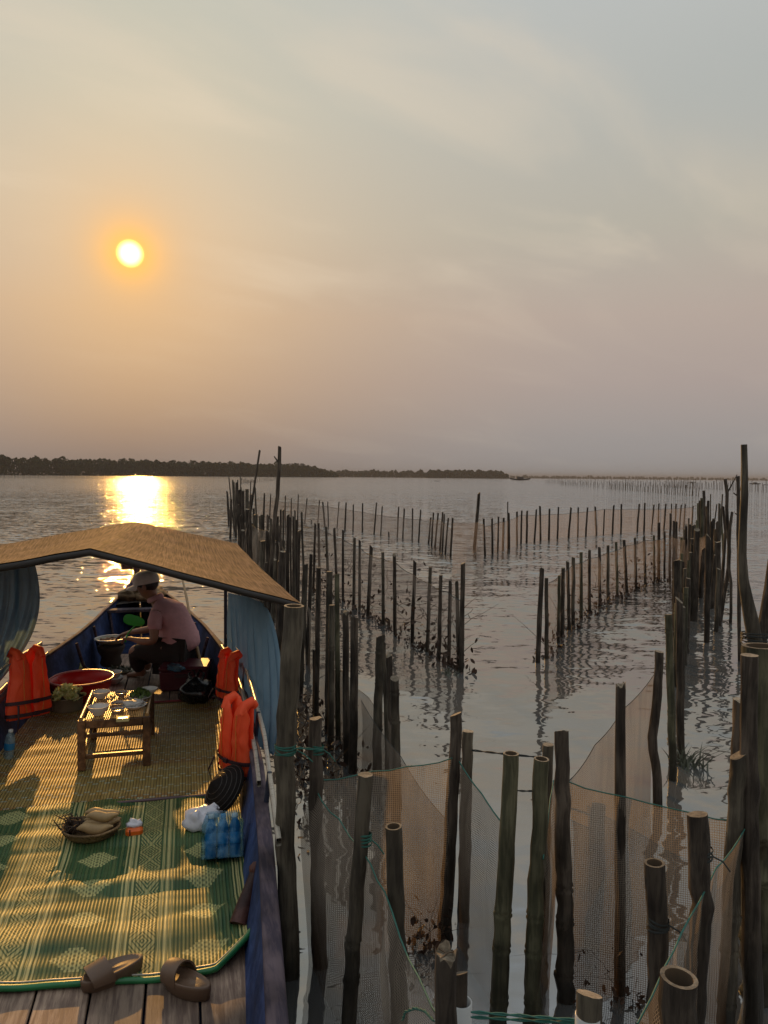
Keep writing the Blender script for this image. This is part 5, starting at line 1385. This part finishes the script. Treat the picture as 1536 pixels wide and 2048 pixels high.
# ------------------------------------------------------------ the seated man
def skin_body():
    # joints in world space, man faces -x, camera at -y
    J={}; r={}
    def a(k,p,rr): J[k]=Vector(p); r[k]=rr
    a('pel',(-2.03,7.68,.60),.150)
    a('sp1',(-2.02,7.70,.74),.150); a('sp2',(-2.05,7.71,.88),.158); a('chest',(-2.12,7.72,1.00),.150); a('neck0',(-2.19,7.73,1.085),.075)
    a('neck',(-2.225,7.735,1.13),.056); a('head0',(-2.255,7.74,1.175),.078); a('head1',(-2.262,7.74,1.225),.092); a('head2',(-2.258,7.74,1.265),.080)
    for s,y in (('n',-1),('f',1)):
        a(s+'sh',(-2.15,7.72+y*.165,1.02),.066)
    a('nelm',(-2.19,7.51,.88),.052); a('nel',(-2.215,7.47,.745),.043); a('nfo',(-2.33,7.50,.735),.038); a('nwr',(-2.43,7.55,.745),.026)
    a('felm',(-2.24,7.93,.90),.050); a('fel',(-2.33,7.97,.775),.042); a('ffo',(-2.50,8.02,.735),.035); a('fwr',(-2.66,8.07,.70),.025)
    a('nhip',(-2.06,7.59,.585),.105); a('nth',(-2.26,7.60,.61),.090); a('nkn',(-2.455,7.62,.625),.066); a('nca',(-2.45,7.68,.46),.062); a('nan',(-2.42,7.76,.255),.038); a('nhe',(-2.385,7.77,.225),.030); a('nft',(-2.50,7.79,.225),.030); a('ntoe',(-2.585,7.80,.215),.020)
    a('fhip',(-2.06,7.80,.585),.105); a('fth',(-2.26,7.85,.62),.088); a('fkn',(-2.45,7.93,.64),.064); a('fca',(-2.46,7.96,.46),.058); a('fan',(-2.44,8.00,.255),.036); a('fhe',(-2.41,8.0,.225),.028); a('fft',(-2.52,8.02,.225),.028); a('ftoe',(-2.60,8.04,.215),.019)
    E=[('pel','sp1'),('sp1','sp2'),('sp2','chest'),('chest','neck0'),('neck0','neck'),('neck','head0'),('head0','head1'),('head1','head2'),
       ('chest','nsh'),('nsh','nelm'),('nelm','nel'),('nel','nfo'),('nfo','nwr'),('chest','fsh'),('fsh','felm'),('felm','fel'),('fel','ffo'),('ffo','fwr'),
       ('pel','nhip'),('nhip','nth'),('nth','nkn'),('nkn','nca'),('nca','nan'),('nan','nhe'),('nan','nft'),('nft','ntoe'),
       ('pel','fhip'),('fhip','fth'),('fth','fkn'),('fkn','fca'),('fca','fan'),('fan','fhe'),('fan','fft'),('fft','ftoe')]
    # hands: palm + five separate fingers
    def hand(s,wr,dirn,palmn,curl_):
        d_=Vector(dirn).normalized(); nn=Vector(palmn).normalized(); side=d_.cross(nn).normalized(); w0=J[wr]
        a(s+'pm',w0+d_*.045,.024); E.append((wr,s+'pm')); a(s+'pk',w0+d_*.078,.022); E.append((s+'pm',s+'pk'))
        for i,(off,L_) in enumerate(((-.026,.062),(-.009,.074),(.009,.070),(.026,.056))):
            p=w0+d_*.085+side*off; prev=s+'pk'; dd=d_.copy()
            for j in range(3):
                ang=curl_*(j+1)*.5; dd=(d_*math.cos(ang)+nn*math.sin(ang)).normalized(); p=p+dd*L_/3*(1.1 if j==0 else 1)
                k=f'{s}f{i}{j}'; a(k,p,(.0095,.0085,.0075)[j]); E.append((prev,k)); prev=k
        a(s+'t0',w0+d_*.04-side*.036,.011); E.append((s+'pm',s+'t0')); a(s+'t1',w0+d_*.075-side*.045+nn*.018,.0095); E.append((s+'t0',s+'t1')); a(s+'t2',w0+d_*.098-side*.036+nn*.034,.008); E.append((s+'t1',s+'t2'))
    hand('n','nwr',(-.9,.15,.08),(0,.3,-1),1.1)
    hand('f','fwr',(-.85,.1,-.35),(0,-.1,-1),.6)
    for k in J:
        z_=J[k].z; J[k]=J[k]+Vector((-.22*max(0,z_-.75),0,0))+Vector((-.05,0,-.120*min(1,max(0,(z_-.22)/.36))))
    for k in ('head0','head1','head2'): r[k]*=1.14
    J['head1'].z+=.012; J['head2'].z+=.022
    for k in ('pel','sp1','sp2','chest'): r[k]*=1.1
    for k in ('nhip','fhip'): r[k]=.085
    return J,r,E
def skin_mesh(name,J,r,E,rootk,base,mat,parent,level=2,scale=1.0,smooth=True):
    keys=[k for k in J if any(k in e for e in E)]
    idx={k:i for i,k in enumerate(keys)}
    me=bpy.data.meshes.new(name+'_src'); me.from_pydata([J[k]-base for k in keys],[(idx[a],idx[b]) for a,b in E],[])
    o=bpy.data.objects.new(name,me); C.objects.link(o)
    md=o.modifiers.new('skin','SKIN'); md.use_smooth_shade=True; md.branch_smoothing=.6
    for i,k in enumerate(keys):
        sv=me.skin_vertices[0].data[i]; q=r[k]; q=q if hasattr(q,'__len__') else (q,q); sv.radius=(q[0]*scale,q[1]*scale); sv.use_root=(k==rootk)
    sb=o.modifiers.new('sub','SUBSURF'); sb.levels=level; sb.render_levels=level
    dg_=bpy.context.evaluated_depsgraph_get(); dg_.update(); ev=o.evaluated_get(dg_); m2=bpy.data.meshes.new_from_object(ev); m2.name=name
    o.modifiers.clear(); o.data=m2; m2.materials.clear(); m2.materials.append(mat)
    for p in m2.polygons: p.use_smooth=True
    o.location=(0,0,0)
    if parent: o.parent=parent
    return o
def man():
    J,r,E=skin_body(); base=Vector((-2.2,7.75,FZ))
    root=thing('person','man in a pink short-sleeved shirt and pale cap sitting on the cooler','person',tuple(base))
    skin_mesh('body',J,r,E,'pel',base,M['skin'],root)
    # shirt: torso and short sleeves
    r2={k:v*1.0 for k,v in r.items()}
    ks=['pel','sp1','sp2','chest','neck0']; J2={k:J[k].copy() for k in ks}; J2['pel']+=Vector((.035,0,-.03)); q={'pel':(.178,.195),'sp1':(.205,.212),'sp2':(.212,.214),'chest':(.172,.190),'neck0':(.085,.085)}
    for s in ('n','f'):
        J2[s+'sh']=J[s+'sh'].copy(); q[s+'sh']=.084; J2[s+'m']=J[s+'sh'].lerp(J[s+'elm'],.6); q[s+'m']=.078; J2[s+'e']=J[s+'elm'].lerp(J[s+'el'],.38); q[s+'e']=.072
    E2=[('pel','sp1'),('sp1','sp2'),('sp2','chest'),('chest','neck0'),('chest','nsh'),('nsh','nm'),('nm','ne'),('chest','fsh'),('fsh','fm'),('fm','fe')]
    sh=skin_mesh('shirt',J2,q,E2,'pel',base,M['shirt'],root)
    for v in sh.data.vertices:      # creases
        p=v.co; k=.014*noise.noise(Vector((p.x*7,p.y*5,p.z*22+p.x*20)))+.009*noise.noise(Vector((p.x*18,p.y*14,p.z*30+4))); v.co=p+v.normal*k
    cb=MB(); c=J['neck0']-base+Vector((-.012,0,.028)); cb.lathe([(.078,-.02),(.070,.012),(.066,.03),(.074,.026),(.084,-.01)],c,n=20,R=Euler((0,rad(-24),0)).to_matrix()); part('collar',cb,M['shirt'],sh)
    # trousers
    ks=['pel']; J3={'pel':J['pel']+Vector((0,0,-.02))}; q={'pel':.178}; E3=[]
    for s in ('n','f'):
        for k,f in (('hip',.150),('th',.116),('kn',.082),('ca',.078),('an',.060)):
            J3[s+k]=J[s+k].copy(); q[s+k]=f
        J3[s+'an']=J[s+'ca'].lerp(J[s+'an'],.85)
        E3+=[('pel',s+'hip'),(s+'hip',s+'th'),(s+'th',s+'kn'),(s+'kn',s+'ca'),(s+'ca',s+'an')]
    tr=skin_mesh('trousers',J3,q,E3,'pel',base,M['trousers'],root)
    for v in tr.data.vertices:
        p=v.co; v.co=p+v.normal*.008*noise.noise(Vector((p.x*12,p.y*10,p.z*16)))
    hc=J['head1']-base
    # face: nose, ears, eyes
    S_=1.13; hc0=hc
    f=MB(); f.tube([hc+Vector((-.086,0,.012)),hc+Vector((-.106,0,-.012)),hc+Vector((-.092,0,-.026))],[.008,.014,.010],8); part('nose',f,M['skin'],root)
    for y in (-1,1):
        e=MB(); e.ball(hc+Vector((.008,y*.088,-.012)),(.020,.010,.030),10,8); part('ear',e,M['skin'],root)
        e=MB(); e.ball(hc+Vector((-.080,y*.033,.008)),(.008,.012,.007),8,6); part('eye',e,M['hair'],root)
    e=MB(); e.ball(hc+Vector((-.082,0,-.050)),(.010,.022,.005),8,6); part('mouth',e,M['sauce'],root)
    h=MB(); h.ball(hc+Vector((.012,0,.018)),(.094,.090,.082),18,12,jit=.04); part('hair',h,M['hair'],root)
    cp=MB(); R_=Euler((0,rad(-10),0)).to_matrix()
    cp.lathe([(.104,-.012),(.105,.02),(.100,.048),(.080,.078),(.045,.096),(.001,.100)],hc+Vector((0,0,.030)),n=26,sx=1.06,R=R_); capo=part('cap',cp,M['cap'],root)
    b_=MB()
    def brim(u,v):
        a=(u-.5)*2.2; L_=.105+.075*math.cos(a)*v**.8
        return hc+R_@Vector((-math.cos(a)*L_-(.0),math.sin(a)*(.098+.012*v)*1.02,-.008-.018*v*abs(a)-.02*v))+Vector((0,0,.030))
    b_.grid(brim,18,8); b_.grid(lambda u,v:brim(1-u,v)+Vector((0,0,-.005)),18,8); part('cap_peak',b_,M['cap'],capo)
    g=MB(); g.ball(hc+Vector((.098,0,.038)),(.012,.034,.018),12,8); part('cap_opening',g,M['hair'],capo)
    for o in list(root.children)+[c for q in root.children for c in q.children]:
        if o.name.split('.')[0] in ('nose','ear','eye','mouth','hair','cap','cap_peak','cap_opening'):
            for v in o.data.vertices: v.co=hc+(v.co-hc)*1.14
    root.scale=(1.05,1.05,1.05)
    # hand fan held in the near hand
    grip=base+(J['nwr']+Vector((-.085,.01,.0))-base)*1.05
    ct=atD(268,1241,7.5); fr=thing('hand_fan','bright green plastic hand fan held up by the man','fan',tuple(grip))
    c=ct-grip; mb=MB()
    V=[];n=30
    o=[]
    for k in range(n):
        a=2*math.pi*k/n; x=.108*math.copysign(abs(math.cos(a))**.8,math.cos(a)); z_=.054*math.copysign(abs(math.sin(a))**.8,math.sin(a))*(1.0-.15*math.cos(a)); ro=rad(-12)
        o.append((x*math.cos(ro)-z_*math.sin(ro),x*math.sin(ro)+z_*math.cos(ro)))
    mb.pad(o,.005,0,fn=lambda p:Vector((p.x,p.y,p.z))+c); part('fan_blade',mb,M['green_fan'],fr)
    mb=MB(); mb.tube([Vector((0,0,-.03)),c*.3,c+Vector((.03,0,-.03))],[.009,.008,.006],8); part('fan_handle',mb,M['green_fan'],fr)
man()

# ------------------------------------------------------------ pipes, ropes, weed
def pipe(label,px,py,D,w_):
    p=atD(px,py,D); r=w_/2/F*D; mb=MB(); h=p.z+.5
    mb.lathe([(r,0),(r,h),(r*.86,h),(r*.86,h-.25)],(0,0,-.5),n=28)
    o=mb.build('plastic_pipe',M['pvc']); o.location=(p.x,p.y,0); tag(o,label,'pipe')
pipe('white plastic pipe around the broken brown stub',922,2003,2.05,46)
pipe('white plastic pipe around the pale cut post',1176,2030,1.85,52)
def rope(label,pts,r=.004,mat='rope_green',twist=True,name='rope'):
    P=[Vector(p) for p in pts]; b=P[0]; mb=MB(); Q=[]
    for i in range(len(P)-1):
        for k in range(6): Q.append(P[i].lerp(P[i+1],k/6)-b)
    Q.append(P[-1]-b)
    if twist:
        for off in (0,math.pi): mb.tube([q+Vector((math.cos(off+i*1.3)*r*.7,math.sin(off+i*1.3)*r*.5,math.sin(off+i*1.3)*r*.7)) for i,q in enumerate(Q)],r*.75,6)
    else: mb.tube(Q,r,6)
    o=mb.build(name,M[mat]); o.location=b; tag(o,label,'rope')
rope('upper of two teal ropes across the bottom between the white pipes',[atD(943,2024,1.98),atD(1040,2031,1.95),atD(1160,2041,1.88)],.003)
rope('lower of two teal ropes across the bottom between the white pipes',[atD(943,2034,1.98),atD(1040,2040,1.95),atD(1160,2046,1.88)],.003)
rope('teal rope loop curling off the front left net at the bottom',[atD(805,2040,2.1),atD(810,2024,2.1),atD(830,2016,2.08),atD(850,2022,2.05),atD(868,2042,2.0)],.003)
rope('dark rope between the apex post and the green posts',[atD(940,1500,3.85),atD(1010,1508,3.6),atD(1095,1516,3.7)],.004,'rope_dark')
rope('thin cord tied between the two green posts',[atD(1010,1578,3.1),atD(1045,1582,3.1),atD(1085,1582,3.1)],.003,'rope_dark')
rope('teal cord tying the tall bamboo post to the dark corner post',[atD(560,1500,3.36),atD(600,1496,3.38),atD(645,1500,3.43)],.004)
def wrap(label,px,py,D,r,mat='rope_green',n_=4):
    p=atD(px,py,D); lash(label,p,r,n_,mat)
wrap('teal cord wrapped round the tall bamboo post',571,1500,3.4,.048)
wrap('teal cord wrapped round the dark corner post',633,1500,3.47,.034)
wrap('cord wrapped round the crooked brown post',1402,1712,2.6,.038,'rope_dark')
wrap('wire bound round the split hollow stake',1316,1850,2.5,.036,'rope_dark')
wrap('dark rope lashing round the tallest pole and its crossing pole',1514,1282,5.42,.105,'rope_dark',7)
wrap('teal cord knotted round the leaning net post',728,1680,2.9,.030)
def weed(label,px,py,n_,h,sp,seed):
    random.seed(seed); p=at(px,py,0); mb=MB()
    for k in range(n_):
        b=Vector((random.gauss(0,sp),random.gauss(0,sp),0)); d_=Vector((random.uniform(-.6,.9),random.uniform(-.4,.4),1))*h*random.uniform(.4,1); s_=.008
        pts=[b,b+d_*.4,b+d_*.75+Vector((d_.x*.2,0,-.02)),b+d_+Vector((d_.x*.5,0,-.12*h))]
        V=[]; 
        for i,q in enumerate(pts): w_=s_*(1-i/3.2); V+= [q-Vector((w_,0,0)),q+Vector((w_,0,0))]
        mb.add(V,[(0,1,3,2),(2,3,5,4),(4,5,7,6)])
    o=mb.build('water_weed',M['fish']); o.location=p; tag(o,label,'water plant')
weed('dark green tuft of water weed at the foot of the near right fence',1372,1532,40,.22,.06,3)
weed('small tuft of weed by the front left wing',900,1350,18,.10,.05,4)
# ------------------------------------------------------------ haze
def haze():
    mt = bpy.data.materials.new('haze_air'); mt.use_nodes = True; t = mt.node_tree; t.nodes.clear()
    v = t.nodes.new('ShaderNodeVolumePrincipled'); o = t.nodes.new('ShaderNodeOutputMaterial'); t.links.new(v.outputs[0], o.inputs['Volume'])
    v.inputs['Color'].default_value = (.44,.41,.39,1); v.inputs['Density'].default_value = HAZE; v.inputs['Anisotropy'].default_value = 0.0
    mb = MB(); mb.box((0,0,11.5), (12400,12400,25), bev=.01)
    tag(mb.build('haze', mt), 'thin even haze over the lagoon fading the far shore', 'haze', kind='stuff')
HAZE = .00024
haze()
